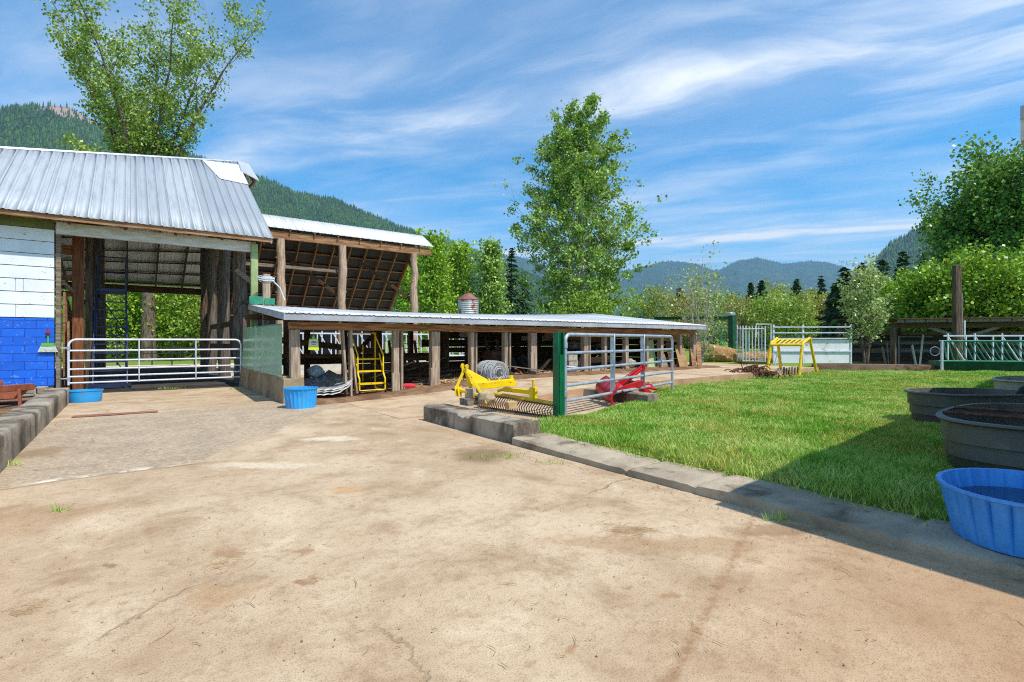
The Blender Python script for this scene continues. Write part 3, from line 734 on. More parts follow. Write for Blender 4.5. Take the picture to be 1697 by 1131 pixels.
# ================================================================ trees
LEAF = {
 'cotton': leaf_mat('cottonwood_leaves', [lin(84, 112, 38), lin(128, 156, 56), lin(170, 190, 82), lin(216, 220, 140)], .35, .5),
 'poplar': leaf_mat('poplar_leaves', [lin(82, 116, 42), lin(126, 164, 60), lin(170, 198, 90), lin(212, 222, 140)], .32, .5),
 'birch': leaf_mat('birch_leaves', [lin(110, 152, 34), lin(160, 194, 56), lin(202, 222, 90)], .4, .4),
 'green': leaf_mat('dark_green_leaves', [lin(52, 98, 28), lin(92, 140, 42), lin(134, 176, 66), lin(190, 210, 124)], .3, .5),
 'maple': leaf_mat('bright_maple_leaves', [lin(64, 112, 16), lin(112, 162, 26), lin(164, 200, 52), lin(214, 222, 112)], .3, 1.1),
 'conifer': leaf_mat('conifer_needles', [lin(30, 56, 26), lin(50, 80, 34), lin(84, 112, 50)], .1, .6),
 'hemlock': leaf_mat('light_conifer_needles', [lin(76, 112, 34), lin(112, 148, 46), lin(160, 184, 70)], .2, .6),
 'olive': leaf_mat('olive_spring_leaves', [lin(120, 134, 44), lin(168, 174, 62), lin(206, 204, 98)], .35, .25),
 'yellow': leaf_mat('yellow_spring_leaves', [lin(132, 122, 56), lin(168, 154, 70), lin(196, 180, 96)], .35, .3),
 'lime': leaf_mat('lime_spring_leaves', [lin(110, 146, 46), lin(154, 182, 66), lin(196, 208, 102)], .4, .3),
 'blossom': leaf_mat('blossom_and_leaves', [lin(104, 136, 50), lin(150, 176, 80), lin(190, 202, 116), lin(250, 246, 238)], .35, .8),
 'twig': leaf_mat('pale_young_leaves', [lin(128, 150, 66), lin(170, 184, 92), lin(214, 210, 150)], .35, .8),
}
def leaves_mesh(centres, per, sig, L, Wd, r, flat=.3, out=None):
    n = len(centres) * per
    c = np.repeat(centres, per, 0) + r.normal(0, 1, (n, 3)) * np.asarray(sig)
    a = r.normal(0, 1, (n, 3)); a[:, 2] -= .35
    a /= np.linalg.norm(a, axis=1)[:, None]
    nrm = r.normal(0, 1, (n, 3)); nrm[:, 2] += flat * 3
    b = np.cross(a, nrm); b /= np.linalg.norm(b, axis=1)[:, None] + 1e-9
    sz = r.uniform(.65, 1.25, n)[:, None]
    a = a * L / 2 * sz; b = b * Wd / 2 * sz
    v = np.stack([c - a, c + b - a * .15, c + a, c - b - a * .15], 1).reshape(-1, 3)
    return v, np.arange(n * 4).reshape(n, 4)

def broadleaf(name, label, loc, h, radfn, leaf, L, n_leaf, stems=1, fork=0, spread=.12, tr=.16, limbs=40, crown=.2, up=.6, sig=.3, seed=1, bark='bark', group=None, parts=True, sub=5, cat='tree', asp=.75, top=(.85, 1.0)):
    r = np.random.default_rng(seed); loc = np.asarray(loc, float)
    t = thing(name, label, cat, loc, group)
    wood_ = MB(); tips = []
    stem_paths = []
    if fork: wood_.tube(np.array([loc - Z3 * .3, loc + Z3 * .8, loc + Z3 * h * fork * .5, loc + Z3 * h * fork * 1.03]), [tr * 2.6, tr * 2.0, tr * 1.7, tr * 1.5], 12)
    for k in range(stems):
        az = 2 * PI * k / stems + r.uniform(-.5, .5)
        hh = h * r.uniform(*top) if stems > 1 else h * .96
        sp = spread * h * (r.uniform(.5, 1.1) if stems > 1 else .25)
        m_ = 9; tt = np.linspace(0, 1, m_)
        pth = loc + np.stack([np.cos(az) * sp * tt ** (1.35 if fork else .8) + np.cumsum(r.normal(0, .006 * h, m_)) * tt, np.sin(az) * sp * tt ** (1.35 if fork else .8) + np.cumsum(r.normal(0, .006 * h, m_)) * tt, h * fork * .96 + (hh - h * fork) * tt - (.3 if not fork else 0) * (tt == 0)], 1)
        rr = tr * (1 - tt * .93) * (1 if stems == 1 else .75)
        rr[0] *= 1.35
        wood_.tube(pth, rr, 8 if tr > .08 else 6)
        stem_paths.append((pth, hh))
    per_stem = max(1, limbs // stems)
    for pth, hh in stem_paths:
        for i in range(per_stem):
            f = crown + (1 - crown) * (i + r.uniform(0, 1)) / per_stem * .985
            x = f * 8; i0 = min(int(x), 7); p0 = pth[i0] * (1 - x + i0) + pth[i0 + 1] * (x - i0)
            az = i * 2.399 + r.uniform(-.6, .6)
            rad = radfn((p0[2] - loc[2]) / h) * r.uniform(.6, 1.04)
            rad = max(rad, .05 * h * .3)
            el = up * r.uniform(.6, 1.3)
            d = np.array([math.cos(az), math.sin(az), 0])
            kk = np.linspace(0, 1, 5)
            pt = p0 + d * (rad * kk)[:, None] + Z3 * (rad * (math.tan(min(el, 1.2)) * kk * (.5 + .5 * kk)))[:, None] + r.normal(0, .02 * rad, (5, 3)) * kk[:, None]
            r0 = max(tr * (1 - f) * .36, .004 * L / .12)
            wood_.tube(pt, r0 * (1 - .8 * kk) + .002, 5, cap=False)
            for q_ in np.linspace(.35, 1, sub):
                x = q_ * 4; i1 = min(int(x), 3); c = pt[i1] * (1 - x + i1) + pt[i1 + 1] * (x - i1)
                tips.append(c)
                if r.uniform() < .75:
                    a2 = r.uniform(0, 2 * PI); l2 = rad * r.uniform(.15, .38)
                    e = c + np.array([math.cos(a2) * l2, math.sin(a2) * l2, l2 * r.uniform(.1, 1.0)])
                    wood_.tube(np.array([c, (c + e) / 2 + r.normal(0, .03 * l2, 3), e]), [r0 * .35 + .001, r0 * .22 + .001, .002], 4, cap=False)
                    tips.append(e); tips.append((c + e) / 2)
    for pth, hh in stem_paths: tips.append(pth[-1]); tips.append(pth[-2] * .4 + pth[-1] * .6)
    tips = np.array(tips)
    w = .32 + 1.6 * r.uniform(0, 1, len(tips)) ** 2.2
    per = max(1, int(n_leaf / len(tips) / 1.0))
    idx = r.choice(len(tips), len(tips), p=w / w.sum())
    v, q = leaves_mesh(tips[idx], per, (sig, sig, sig * .85), L, L * asp, r)
    wood_.build('trunk', M[bark], t)
    lm = MB(); lm.add(v, q); lm.build('crown', LEAF[leaf], t, smooth_=False)
    return t

def conifer(name, label, loc, h, rad, leaf='conifer', n=46, seed=1, group=None, base=.06, L=.5, dens=9, bark='dark_bark', droop=.25):
    r = np.random.default_rng(seed); loc = np.asarray(loc, float)
    t = thing(name, label, 'conifer tree', loc, group)
    tk = MB(); tk.tube(np.array([loc + Z3 * (-.3), loc + Z3 * h * .5 + r.normal(0, .01 * h, 3) * [1, 1, 0], loc + Z3 * h]), [h * .017 + .03, h * .010 + .02, .01], 8)
    vs = []
    cs, dirs, ls = [], [], []
    for i in range(n):
        f = base + (1 - base) * (i + r.uniform(0, 1)) / n
        l0 = rad * (1 - f) ** .8 * r.uniform(.72, 1.15) + .08
        for b in range(5):
            az = i * 1.1 + b * 2 * PI / 5 + r.uniform(-.4, .4); l = l0 * r.uniform(.6, 1.1)
            d = np.array([math.cos(az), math.sin(az), -droop * r.uniform(.4, 1.5) + .35 * f])
            k = max(2, int(dens * (l / rad + .2)))
            tt = r.uniform(.12, 1, k)
            c = loc + Z3 * h * f + d * (l * tt)[:, None] + r.normal(0, .05 * l, (k, 3))
            side = np.array([-d[1], d[0], 0])
            sg = r.choice([-1, 1], k)[:, None]
            dd = d * .55 + side * sg * r.uniform(.25, 1.0, k)[:, None] + r.normal(0, .22, (k, 3)) - Z3 * .25
            cs.append(c); dirs.append(dd)
    c = np.concatenate(cs); d = np.concatenate(dirs); d /= np.linalg.norm(d, axis=1)[:, None]
    m_ = len(c); sz = r.uniform(.6, 1.3, m_)[:, None]
    nn = np.cross(d, r.normal(0, 1, (m_, 3))); nn /= np.linalg.norm(nn, axis=1)[:, None]
    a = d * L * sz; b_ = nn * L * .2 * sz
    v = np.stack([c - a * .4, c + b_, c + a * .6, c - b_], 1).reshape(-1, 3)
    tk.build('trunk', M[bark], t)
    lm = MB(); lm.add(v, np.arange(m_ * 4).reshape(m_, 4)); lm.build('crown', LEAF[leaf], t, smooth_=False)
    return t

def prof(pts):
    a = np.array(pts, float)
    return lambda f: float(np.interp(f, a[:, 0], a[:, 1]))
def at(px, Y, z=0.0):
    return np.array([(px - CX) / F * Y, Y, z])

broadleaf('cottonwood_tree', 'tall many stemmed cottonwood rising behind the silver barn roof', at(246, 37, -.1), 30, prof([(0, 0.5), (.45, 1.1), (.6, 1.7), (.8, 2.4), (1, 1.0)]), 'cotton', .21, 30000, stems=8, fork=.30, spread=.25, tr=.24, limbs=190, crown=.2, up=.95, sig=.29, seed=21, bark='bark', top=(.7, 1.0))
broadleaf('cottonwood_sapling', 'small leafy tree peeking over the barn ridge on the left', at(128, 33, -.1), 14.6, prof([(0, 1), (.6, 1.5), (1, .4)]), 'cotton', .24, 1800, limbs=34, crown=.4, sig=.3, seed=22, up=.9)
broadleaf('poplar_tree', 'tall lone poplar standing behind the low metal roofed shed', at(958, 42, -.1), 20.5, prof([(0, 3.8), (.12, 5.2), (.28, 5.5), (.42, 5.0), (.6, 3.8), (.8, 2.3), (.95, 1.4), (1, .8)]), 'poplar', .23, 54000, stems=5, spread=.09, tr=.2, limbs=190, crown=.05, up=.72, sig=.23, seed=31, bark='pale_bark', top=(.86, 1.0))
broadleaf('leafy_bush', 'broad leafy bush at the foot of the lone poplar', at(972, 38, -.1), 4.9, prof([(0, 2.6), (.5, 2.8), (1, 1.0)]), 'lime', .24, 3600, stems=5, spread=.2, tr=.06, limbs=60, crown=.1, sig=.34, seed=32, cat='bush')
bgp = 'slender trees between the hay shed and the poplar'
for i, (px, Y, top, rd, lf, lab) in enumerate([
    (716, 52, 386, 2.1, 'birch', 'light green narrow tree beside the right end of the hay shed roof'),
    (762, 58, 405, 2.6, 'birch', 'light green tree directly above the rusty grain bin'),
    (814, 56, 397, 2.4, 'poplar', 'darker green pointed tree right of the rusty grain bin'),
    (684, 60, 420, 2.6, 'birch', 'bright tree half hidden behind the last hay shed log post'),
    (742, 66, 412, 2.6, 'olive', 'olive tinted tree seen between the two light green narrow trees')]):
    h = H + (CY - top) / F * Y
    broadleaf('narrow_tree', lab, at(px, Y, -.1), h, prof([(0, rd * .8), (.3, rd), (.7, rd * .7), (1, rd * .2)]), lf, .34, 6500, stems=2 if i != 2 else 1, spread=.05, tr=.14, limbs=80, crown=.05, up=.85, sig=.36, seed=40 + i, group=bgp, bark='pale_bark')
conifer('fir_tree', 'dark fir standing left of the lone poplar crown', at(848, 60, -.1), 12.4, 2.5, seed=51, n=40, L=.7)
conifer('fir_tree', 'dark short fir close against the left side of the poplar', at(868, 64, -.1), 9.4, 2.6, seed=52, n=36, L=.7)
# far edge of the valley field: one tree after another
gp = 'mixed trees along the far side of the field'
rows = [(1092, 70, 476, 3.4, 'olive', 'olive leafy tree at the left end of the far tree row'), (1124, 78, 486, 3.2, 'yellow', 'yellowish low tree just above the right end of the low shed roof'),
        (1236, 72, 488, 2.8, 'yellow', 'thin yellowish tree directly above the white bar gate'), (1262, 66, 494, 3.0, 'lime', 'lime green bushy tree above the white panel fence left half'),
        (1292, 80, 486, 3.4, 'olive', 'olive round tree below the tall rounded yellow green crown'), (1318, 64, 497, 3.2, 'lime', 'low lime tree above the middle of the white panel fence'),
        (1344, 76, 484, 3.2, 'olive', 'olive tree under the second far conifer'), (1372, 66, 492, 3.0, 'yellow', 'yellow brown tree left of the flowering tree'),
        (1398, 74, 486, 3.0, 'lime', 'lime tree touching the dark conifer group'), (1210, 82, 482, 3.0, 'olive', 'olive tree behind the green gate post'),
        (1180, 76, 480, 3.0, 'lime', 'lime coloured tree behind the bare twiggy bush'), (1292, 120, 466, 6.2, 'olive', 'tall rounded yellow green tree crown against the blue mountain'),
        (1150, 90, 484, 3.4, 'yellow', 'yellowish tree left of the bare twiggy bush'), (1352, 110, 474, 4.5, 'olive', 'rounded tree crown between the two far conifers'), (1060, 72, 488, 3.4, 'lime', 'lime tree showing right beside the poplar foot')]
for i, (px, Y, top, rd, lf, lab) in enumerate(rows):
    h = H + (CY - top) / F * Y
    broadleaf('valley_tree', lab, at(px, Y, -.1), h * .93, prof([(0, rd * .7), (.4, rd), (.8, rd * .75), (1, rd * .35)]), lf, .30 if Y < 100 else .46, 3000, stems=4, spread=.14, tr=.12, limbs=52, crown=.06, up=.6, sig=.5, seed=60 + i, group=gp)
gp = 'dark conifers poking above the far tree row'
for i, (px, Y, top, rd, lab) in enumerate([(1244, 100, 474, 2.6, 'thin dark conifer just left of the tallest far conifers'), (1262, 104, 469, 3.8, 'dark conifer left of the tall rounded yellow green crown'), (1320, 100, 467, 3.4, 'dark conifer right of the tall rounded yellow green crown'),
                                         (1361, 110, 463, 3.2, 'pointed dark conifer above the right end of the white panel fence'), (1126, 96, 482, 3.0, 'small dark conifer left of the bare twiggy bush')]):
    conifer('conifer_tree', lab, at(px, Y, -.1), (H + (CY - top) / F * Y) * 1.04, rd, seed=90 + i, n=46, L=1.0, group=gp, dens=15)
gp = 'dark conifers on the right behind the flowering tree'
for i, (px, Y, top, rd, lab) in enumerate([(1400, 46, 442, 2.6, 'first dark conifer left of the flowering tree top'), (1428, 54, 436, 3.4, 'dark conifer directly behind the flowering tree'), (1462, 58, 430, 3.6, 'conifer just right of the flowering tree top'),
                                         (1496, 62, 416, 4.0, 'tall conifer against the right mountain slope'), (1532, 60, 420, 3.6, 'conifer partly hidden by the bright maple'), (1384, 52, 470, 2.4, 'low dark conifer at the left edge of the dark group')]):
    conifer('spruce_tree', lab, at(px, Y, -.1), H + (CY - top) / F * Y, rd, seed=100 + i, n=44, L=.75, group=gp, dens=10, base=.02)
broadleaf('broadleaf_tree', 'big dark green tree at the right edge above the bright maple', at(1712, 36, -.1), 14.4, prof([(0, 3), (.25, 4.6), (.5, 5.2), (.75, 4.2), (1, 1.6)]), 'green', .26, 44000, stems=5, spread=.16, tr=.24, limbs=150, crown=.16, up=.6, sig=.45, seed=120)
broadleaf('broadleaf_tree', 'dark green tree left of and lower than the tallest right hand tree', at(1610, 38, -.1), 11.2, prof([(0, 2.0), (.4, 3.4), (.75, 2.8), (1, 1.0)]), 'green', .26, 22000, stems=3, spread=.12, tr=.16, limbs=80, crown=.16, up=.6, sig=.42, seed=121)
for i, (px, Y, h, lab) in enumerate([(1530, 31, 5.2, 'bright lime maple above the left end of the dark lean to'), (1610, 29.5, 6.0, 'bright lime maple behind the tall wooden pole'), (1690, 29.5, 6.1, 'bright lime maple at the right frame edge above the lean to')]):
    broadleaf('maple_tree', lab, at(px, Y, -.1), h, prof([(0, 2.0), (.4, 2.9), (.8, 2.2), (1, .9)]), 'maple', .19, 15000, stems=5, spread=.2, tr=.12, limbs=90, crown=.12, up=.55, sig=.24, sub=4, seed=130 + i, asp=.95, group='bright maples behind the lean to')
broadleaf('flowering_tree', 'small white flowering fruit tree on the lawn before the white panel fence', at(1436, 21.2, lawn_z(20, -5) + .02), 4.0, prof([(0, .5), (.25, 1.0), (.5, 1.0), (.8, .55), (1, .3)]), 'blossom', .115, 4600, stems=5, spread=.1, tr=.06, limbs=64, crown=.2, up=1.05, sig=.10, seed=140, bark='bark', asp=.8)
broadleaf('twiggy_bush', 'sparse twiggy young tree with pale leaves right of the low shed', at(1162, 27, 0), 4.9, prof([(0, .5), (.3, 1.3), (.65, 1.5), (1, .5)]), 'twig', .15, 1700, stems=7, spread=.2, tr=.06, limbs=90, crown=.1, up=1.0, sig=.17, seed=141, bark='pale_bark', cat='bush')
# wood seen through the barn
gp = 'sunny bushes beyond the barn gateway'
for i, (px, Y, h, rd, lf, lab) in enumerate([(168, 37, 5.2, 2.2, 'lime', 'bright bush behind the left part of the barn gateway'), (206, 39, 6.2, 2.3, 'birch', 'bright bush just left of the thick dark trunk in the gateway'), (262, 38.5, 6.6, 2.2, 'birch', 'bright bush between the two dark trunks in the gateway'), (318, 39, 6.2, 2.3, 'lime', 'bright bush right of the second dark trunk in the gateway'), (362, 40, 5.6, 2.4, 'olive', 'bush glimpsed between the grey log posts')]):
    broadleaf('sunny_bush', lab, at(px, Y, -.1), h, prof([(0, rd * .8), (.4, rd), (1, rd * .5)]), lf, .22, 4600, stems=5, spread=.16, tr=.06, limbs=60, crown=.05, up=.5, sig=.36, seed=300 + i, group=gp, cat='bush')
gp = 'trees seen through the barn gateway'
for i, (px, Y, h, rd, lf, lab, rt) in enumerate([
(291, 43, 17, 4.2, 'olive', 'thick mossy trunk on the right through the barn gateway', .5),
    (186, 50, 14, 4.5, 'lime', 'leafy tree seen behind the blue rolling ladder', .2), (262, 56, 14, 4.8, 'birch', 'leafy tree between the two thick trunks through the gateway', .2),
    (330, 54, 12, 4.5, 'olive', 'yellow green tree at the right edge of the barn gateway', .2), (140, 56, 13, 5, 'birch', 'tree behind the barn left of the blue rolling ladder', .2),
    (380, 60, 12, 5, 'birch', 'tree behind the tall log posts of the barn', .2), (440, 62, 11, 5, 'lime', 'tree behind the hay shed back wall on the left', .2)]):
    broadleaf('wood_tree', lab, at(px, Y, -.1), h, prof([(0, rd * .8), (.3, rd), (.7, rd * .8), (1, rd * .3)]), lf, .32, 5600, tr=rt, limbs=70, crown=.10 if rt < .4 else .2, up=.35, sig=.55, seed=150 + i, group=gp, bark='dark_bark')
for i, (px, Y, lab) in enumerate([(252, 48, 'light green conifer between the thick trunks through the gateway'), (206, 52, 'light green conifer just right of the blue rolling ladder'), (315, 50, 'light green conifer near the right side of the gateway')]):
    conifer('hemlock_tree', lab, at(px, Y, -.1), 9, 2.9, 'hemlock', seed=170 + i, n=40, L=.6, group='pale conifers behind the barn', dens=10, base=.03)
# ================================================================ buildings
def arc(c, a, b, r, t0, t1, n=8):          # points on an arc in the plane spanned by a, b
    t = np.linspace(t0, t1, n)[:, None]
    return np.asarray(c) + (np.cos(t) * a + np.sin(t) * b) * r

# ---------------------------------------------------------------- the big barn
barn = thing('barn', 'big old barn with silver ribbed metal roof and open gateway', 'barn', W(-4.5, 5.9))
EAVE_W, EAVE_Z, PITCH = 5.3, 4.62, .625
def ridge_w(s): return 12.35 + .43 * (s - .75)
def roof_pt(s, w): return W(s, w, EAVE_Z + PITCH * (w - EAVE_W))
def rib_offsets(L, pitch=.27, h=.022):
    xs, hs = [], []
    x = 0
    while x < L:
        for dx, hh in ((0, 0), (.085, 0), (.10, .35), (.135, .35), (.15, 0), (.205, 0), (.22, 1), (.25, 1), (.265, 0)):
            if x + dx <= L: xs.append(x + dx); hs.append(hh * h)
        x += pitch
    xs.append(L); hs.append(0)
    return np.array(xs), np.array(hs)
nrm = -V * PITCH + Z3; nrm /= np.linalg.norm(nrm)
xs, hs = rib_offsets(13.6)
ss = .78 - xs
rows = []
for k in np.linspace(0, 1, 5):
    rows.append([roof_pt(s, EAVE_W + (ridge_w(s) - EAVE_W) * k) + nrm * (.04 + h) for s, h in zip(ss, hs)])
mb = MB(); mb.grid(np.array(rows))
roof = mb.build('roof', M['barn_roof'], barn)
so = roof.modifiers.new('thick', 'SOLIDIFY'); so.thickness = .012; so.offset = -1
mb = MB()                                                       # rolled ridge cap
rp = np.array([roof_pt(s, ridge_w(s)) + nrm * .05 for s in np.linspace(.8, -12.5, 12)])
for a, b in zip(rp[:-1], rp[1:]): mb.tube([a, b], .07, 8)
mb.build('ridge_cap', M['galv'], roof)
mb = MB()                                                       # white patch sheet near the ridge end
pz = [roof_pt(.80, 11.95) + nrm * .085, roof_pt(.80, 9.75) + nrm * .085, roof_pt(-.15, 9.9) + nrm * .085, roof_pt(-.55, 11.7) + nrm * .085]
mb.prism(pz, -nrm * .012); mb.build('patch_sheet', M['white_roof'], roof)
# back slope, seen from below through the gateway
def back_pt(s, k):                                              # k 0 ridge .. 1 far eave
    a = roof_pt(s, ridge_w(s)); e = W(s, 20.9, 4.3)
    return a * (1 - k) + e * k
mb = MB(); xs, hs = rib_offsets(11.5, .45, .02)
bs = .78 - xs
mb.grid(np.array([[back_pt(s, k) + Z3 * (.03 + h) for s, h in zip(bs, hs)] for k in np.linspace(0, 1, 6)]))
bk = mb.build('back_roof', M['underside'], barn)
so = bk.modifiers.new('thick', 'SOLIDIFY'); so.thickness = .012; so.offset = 1
for i, s in enumerate(np.arange(.55, -9.5, -1.18)):
    mb = MB(); mb.bar(back_pt(s, 0) - Z3 * .16, back_pt(s, 1) - Z3 * .16, .07, .16); mb.build('rafter', M['dark_wood'], barn)
    mb = MB(); mb.bar(roof_pt(s, EAVE_W + .1) - nrm * .16, roof_pt(s, ridge_w(s)) - nrm * .16, .07, .16); mb.build('rafter', M['dark_wood'], barn)
for k in np.linspace(.12, .96, 9):
    mb = MB(); mb.bar(back_pt(.75, k) - Z3 * .045, back_pt(-9.6, k) - Z3 * .045, .10, .05); mb.build('purlin', M['dark_wood'], barn)
for k in np.linspace(.1, .9, 6):
    mb = MB(); mb.bar(roof_pt(.72, EAVE_W + k * 6.9) - nrm * .05, roof_pt(-9.6, EAVE_W + k * 3.2) - nrm * .05, .10, .05); mb.build('purlin', M['dark_wood'], barn)
mb = MB(); mb.bar(W(.5, 20.75, 4.12), W(-9.6, 20.75, 4.12), .2, .34); mb.build('eave_beam', M['dark_wood'], barn)
mb = MB(); mb.bar(W(.72, EAVE_W + .04, EAVE_Z - .02), W(-10.5, EAVE_W + .04, EAVE_Z - .02), .04, .13); mb.build('eave_board', M['brown_wood'], barn)
mb = MB(); mb.gbox(-4.45, .35, 5.74, 5.86, 4.24, 4.56); mb.build('fascia', M['white_trim'], barn, bevel=.006)
mb = MB()
mb.prism([roof_pt(.76, EAVE_W + .02) - nrm * .02, roof_pt(.76, 12.3) - nrm * .02, roof_pt(.76, 12.3) - nrm * .2, roof_pt(.76, EAVE_W + .02) - nrm * .14], -U * .04)
mb.build('rake_board', M['white_trim'], barn)
# little gable peak projecting past the ridge end
hood = MB()
a0, a1 = W(.8, 12.35, 9.13), W(1.25, 12.35, 9.06)
for sg in (-1, 1):
    b0, b1 = W(.75, 12.35 + sg * 1.3, 8.32), W(1.45, 12.35 + sg * 1.15, 8.1)
    hood.prism([a0, a1, b1, b0], Z3 * .03)
ho = hood.build('ridge_hood', M['barn_roof'], barn)
mb = MB()
for sg in (-1, 1): mb.bar(W(1.1, 12.35, 8.9), W(1.3, 12.35 + sg * 1.05, 8.05), .06, .14)
mb.bar(W(1.3, 11.4, 8.1), W(1.3, 13.3, 8.1), .06, .14); mb.build('hood_frame', M['brown_wood'], ho)
# front wall left of the gateway: blue block below, white boards above
mb = MB(); mb.gbox(-10.5, -4.5, 5.9, 6.1, .20, 2.0); mb.build('block_wall', M['blue_block'], barn, bevel=.01)
mb = MB(); mb.gbox(-10.5, -4.52, 5.93, 6.1, -.1, .199); mb.build('foundation', M['base_concrete'], barn)
mb = MB(); zc = np.linspace(2.01, 4.36, 8)
for i in range(7):
    cuts = [-10.5] + sorted([-6.2 + .5 * ((i * 37) % 5) - 0.9, -5.25 if i in (0, 2) else -8.8]) + [-4.5]
    for a, b in zip(cuts[:-1], cuts[1:]):
        z0, z1 = zc[i] + .012, zc[i + 1] - .004
        mb.hexa([W(a + .003, 5.905 - .012, z0), W(b - .003, 5.905 - .012, z0), W(b - .003, 6.03, z0), W(a + .003, 6.03, z0), W(a + .003, 5.905, z1), W(b - .003, 5.905, z1), W(b - .003, 6.03, z1), W(a + .003, 6.03, z1)])
mb.build('siding', M['white_board'], barn)
mb = MB(); mb.gbox(-10.5, -4.5, 5.92, 6.08, 4.37, 4.62); mb.build('frieze', M['olive'], barn)
mb = MB(); mb.gbox(-10.4, -4.6, 6.12, 6.2, -.05, 4.5); mb.build('inner_lining', M['dark_wood'], barn)
# gateway timbers
def post(par, s, w, z0, z1, a, b, m, name='post', bev=.008):
    mb = MB(); mb.gbox(s - a / 2, s + a / 2, w - b / 2, w + b / 2, z0, z1); return mb.build(name, m, par, bevel=bev)
post(barn, -4.42, 5.98, .0, 4.3, .10, .2, M['grey_wood'])
post(barn, -4.24, 6.25, -.05, 1.95, .05, .22, M['brown_wood'])
post(barn, -4.08, 7.0, -.05, 5.2, .26, .26, M['red_post'])
post(barn, -3.86, 7.35, -.05, 5.4, .16, .24, M['dark_post'])
post(barn, -3.9, 12.0, -.05, 6.6, .28, .28, M['dark_post'])
post(barn, -3.9, 16.0, -.05, 6.2, .26, .26, M['dark_post'])
for z in (4.0, 3.2, 2.75):
    mb = MB(); mb.bar(W(-6.5, 6.95, z), W(-4.2, 6.95, z), .08, .26 if z > 3.5 else .14); mb.build('beam', M['red_beam'], barn)
mb = MB(); mb.bar(W(-4.35, 6.3, 3.0), W(-3.78, 8.2, 2.35), .06, .09); mb.build('brace', M['grey_wood'], barn)
mb = MB()
for i in range(9): mb.gbox(-4.36, -4.31 + .01 * (i % 2), 6.35 + i * .24, 6.58 + i * .24, -.05, 2.75 - .06 * i)
mb.build('plank_wall', M['brown_wood'], barn)
mb = MB(); mb.gbox(-4.30, -4.26, 6.5, 8.4, 0, 1.95); mb.build('stall_board', M['dark_wood'], barn)
mb = MB(); mb.bar(W(.4, 20.6, 0), W(.4, 20.6, 4.2), .3, .3); mb.build('post', M['dark_post'], barn)
for s in (-3.4, -6.5):
    mb = MB(); mb.bar(W(s - .6, 20.6, 0), W(s - .6, 20.6, 4.1), .26, .26); mb.build('post', M['dark_post'], barn)
# log posts carrying the gable end
for (px, w, r, top, m, jit) in ((398, 7.0, .2, 5.3, 'grey_log', .02), (372, 10.6, .2, 7.6, 'grey_log', .03), (351, 13.6, .19, 8.0, 'grey_log', .03), (338, 17.5, .17, 6.0, 'dark_post', .02)):
    k = (px - CX) / F
    s = (5.06 + .598 * w + 11.6 * k + .802 * w * k) / (.802 - .598 * k)
    n = 9; zz_ = np.linspace(-.1, top, n)
    pts = np.array([W(s, w, z) for z in zz_]) + RNG.normal(0, jit, (n, 3)) * [1, 1, 0]
    mb = MB(); mb.tube(pts, r * (1.06 - .14 * np.linspace(0, 1, n)) * RNG.uniform(.95, 1.06, n), 12); mb.build('log_post', M[m], barn)
def s_of(px, w):
    k = (px - CX) / F
    return (5.06 + .598 * w + 11.6 * k + .802 * w * k) / (.802 - .598 * k)
s0 = s_of(398, 6.8)
mb = MB(); mb.bar(W(s0 - .15, 6.72, 3.75), W(s0 + .45, 6.72, 3.3), .05, .16); mb.build('scrap_board', M['grey_wood'], barn)
mb = MB(); mb.tube(arc(W(s0 + .25, 6.9, 2.3), U, Z3, .42, PI, PI * .5, 6), .13, 8); mb.tube([W(s0 + .25, 6.9, 2.72), W(s0 + .75, 6.9, 2.8)], .12, 8); mb.build('bent_limb', M['dark_post'], barn)
mb = MB(); mb.gbox(s_of(421, 5.75) - .1, s_of(421, 5.75) + .1, 5.65, 5.85, .3, 4.5); mb.build('corner_post', M['green_wood'], barn, bevel=.008)
for w, z in ((9.5, 2.0), (9.5, 1.2)):
    mb = MB(); mb.bar(W(-.05, 7.2, z), W(-.05, 17.2, z), .05, .2); mb.build('side_board', M['dark_wood'], barn)

# ---------------------------------------------------------------- hay shed
hay = thing('hay_shed', 'open hay shed with steep felt lined roof on tall peeled log posts', 'shed', W(5, 12))
HE_W, HE_Z, HR_W, HR_Z = 11.95, 6.42, 13.1, 7.12
HB_W, HB_Z = 17.4, 2.75
h0, h1 = .2, 9.95
n2 = Z3 * 1 - V * .6; n2 /= np.linalg.norm(n2)
xs, hs = rib_offsets(h1 - h0, .3, .02)
mb = MB(); mb.grid(np.array([[W(h0 + x, w, z) + n2 * (h + .05) for x, h in zip(xs, hs)] for w, z in ((HE_W - .15, HE_Z - .1), (HR_W, HR_Z))]))
r1 = mb.build('roof', M['white_roof'], hay); so = r1.modifiers.new('thick', 'SOLIDIFY'); so.thickness = .015; so.offset = -1
def hb(s, k): return W(s, HR_W + (HB_W - HR_W) * k, HR_Z + (HB_Z - HR_Z) * k)
mb = MB(); mb.prism([hb(h0, 0), hb(h1 - .35, 0), hb(h1 - .35, 1), hb(h0, 1)], Z3 * .04); mb.build('roof_lining', M['tarp'], hay)
for i in range(12):
    s = h0 + .15 + i * .84
    mb = MB(); mb.bar(hb(s, 0) - Z3 * .26, hb(s, 1) - Z3 * .26, .06, .15); mb.build('rafter', M['brown_wood'], hay)
for k in np.linspace(.06, .97, 9):
    mb = MB(); mb.bar(hb(h0, k) - Z3 * .08, hb(h1 - .4, k) - Z3 * .08, .13, .05); mb.build('purlin', M['brown_wood'], hay)
mb = MB(); mb.gbox(h0, h1 - .1, HE_W - .06, HE_W + .06, HE_Z - .52, HE_Z - .16); mb.build('eave_beam', M['brown_wood'], hay, bevel=.01)
mb = MB()
for i in range(9):
    s = h0 + .5 + i * 1.06; mb.bar(W(s, HE_W - .18, HE_Z - .2), W(s, HR_W - .1, HR_Z - .18), .05, .12)
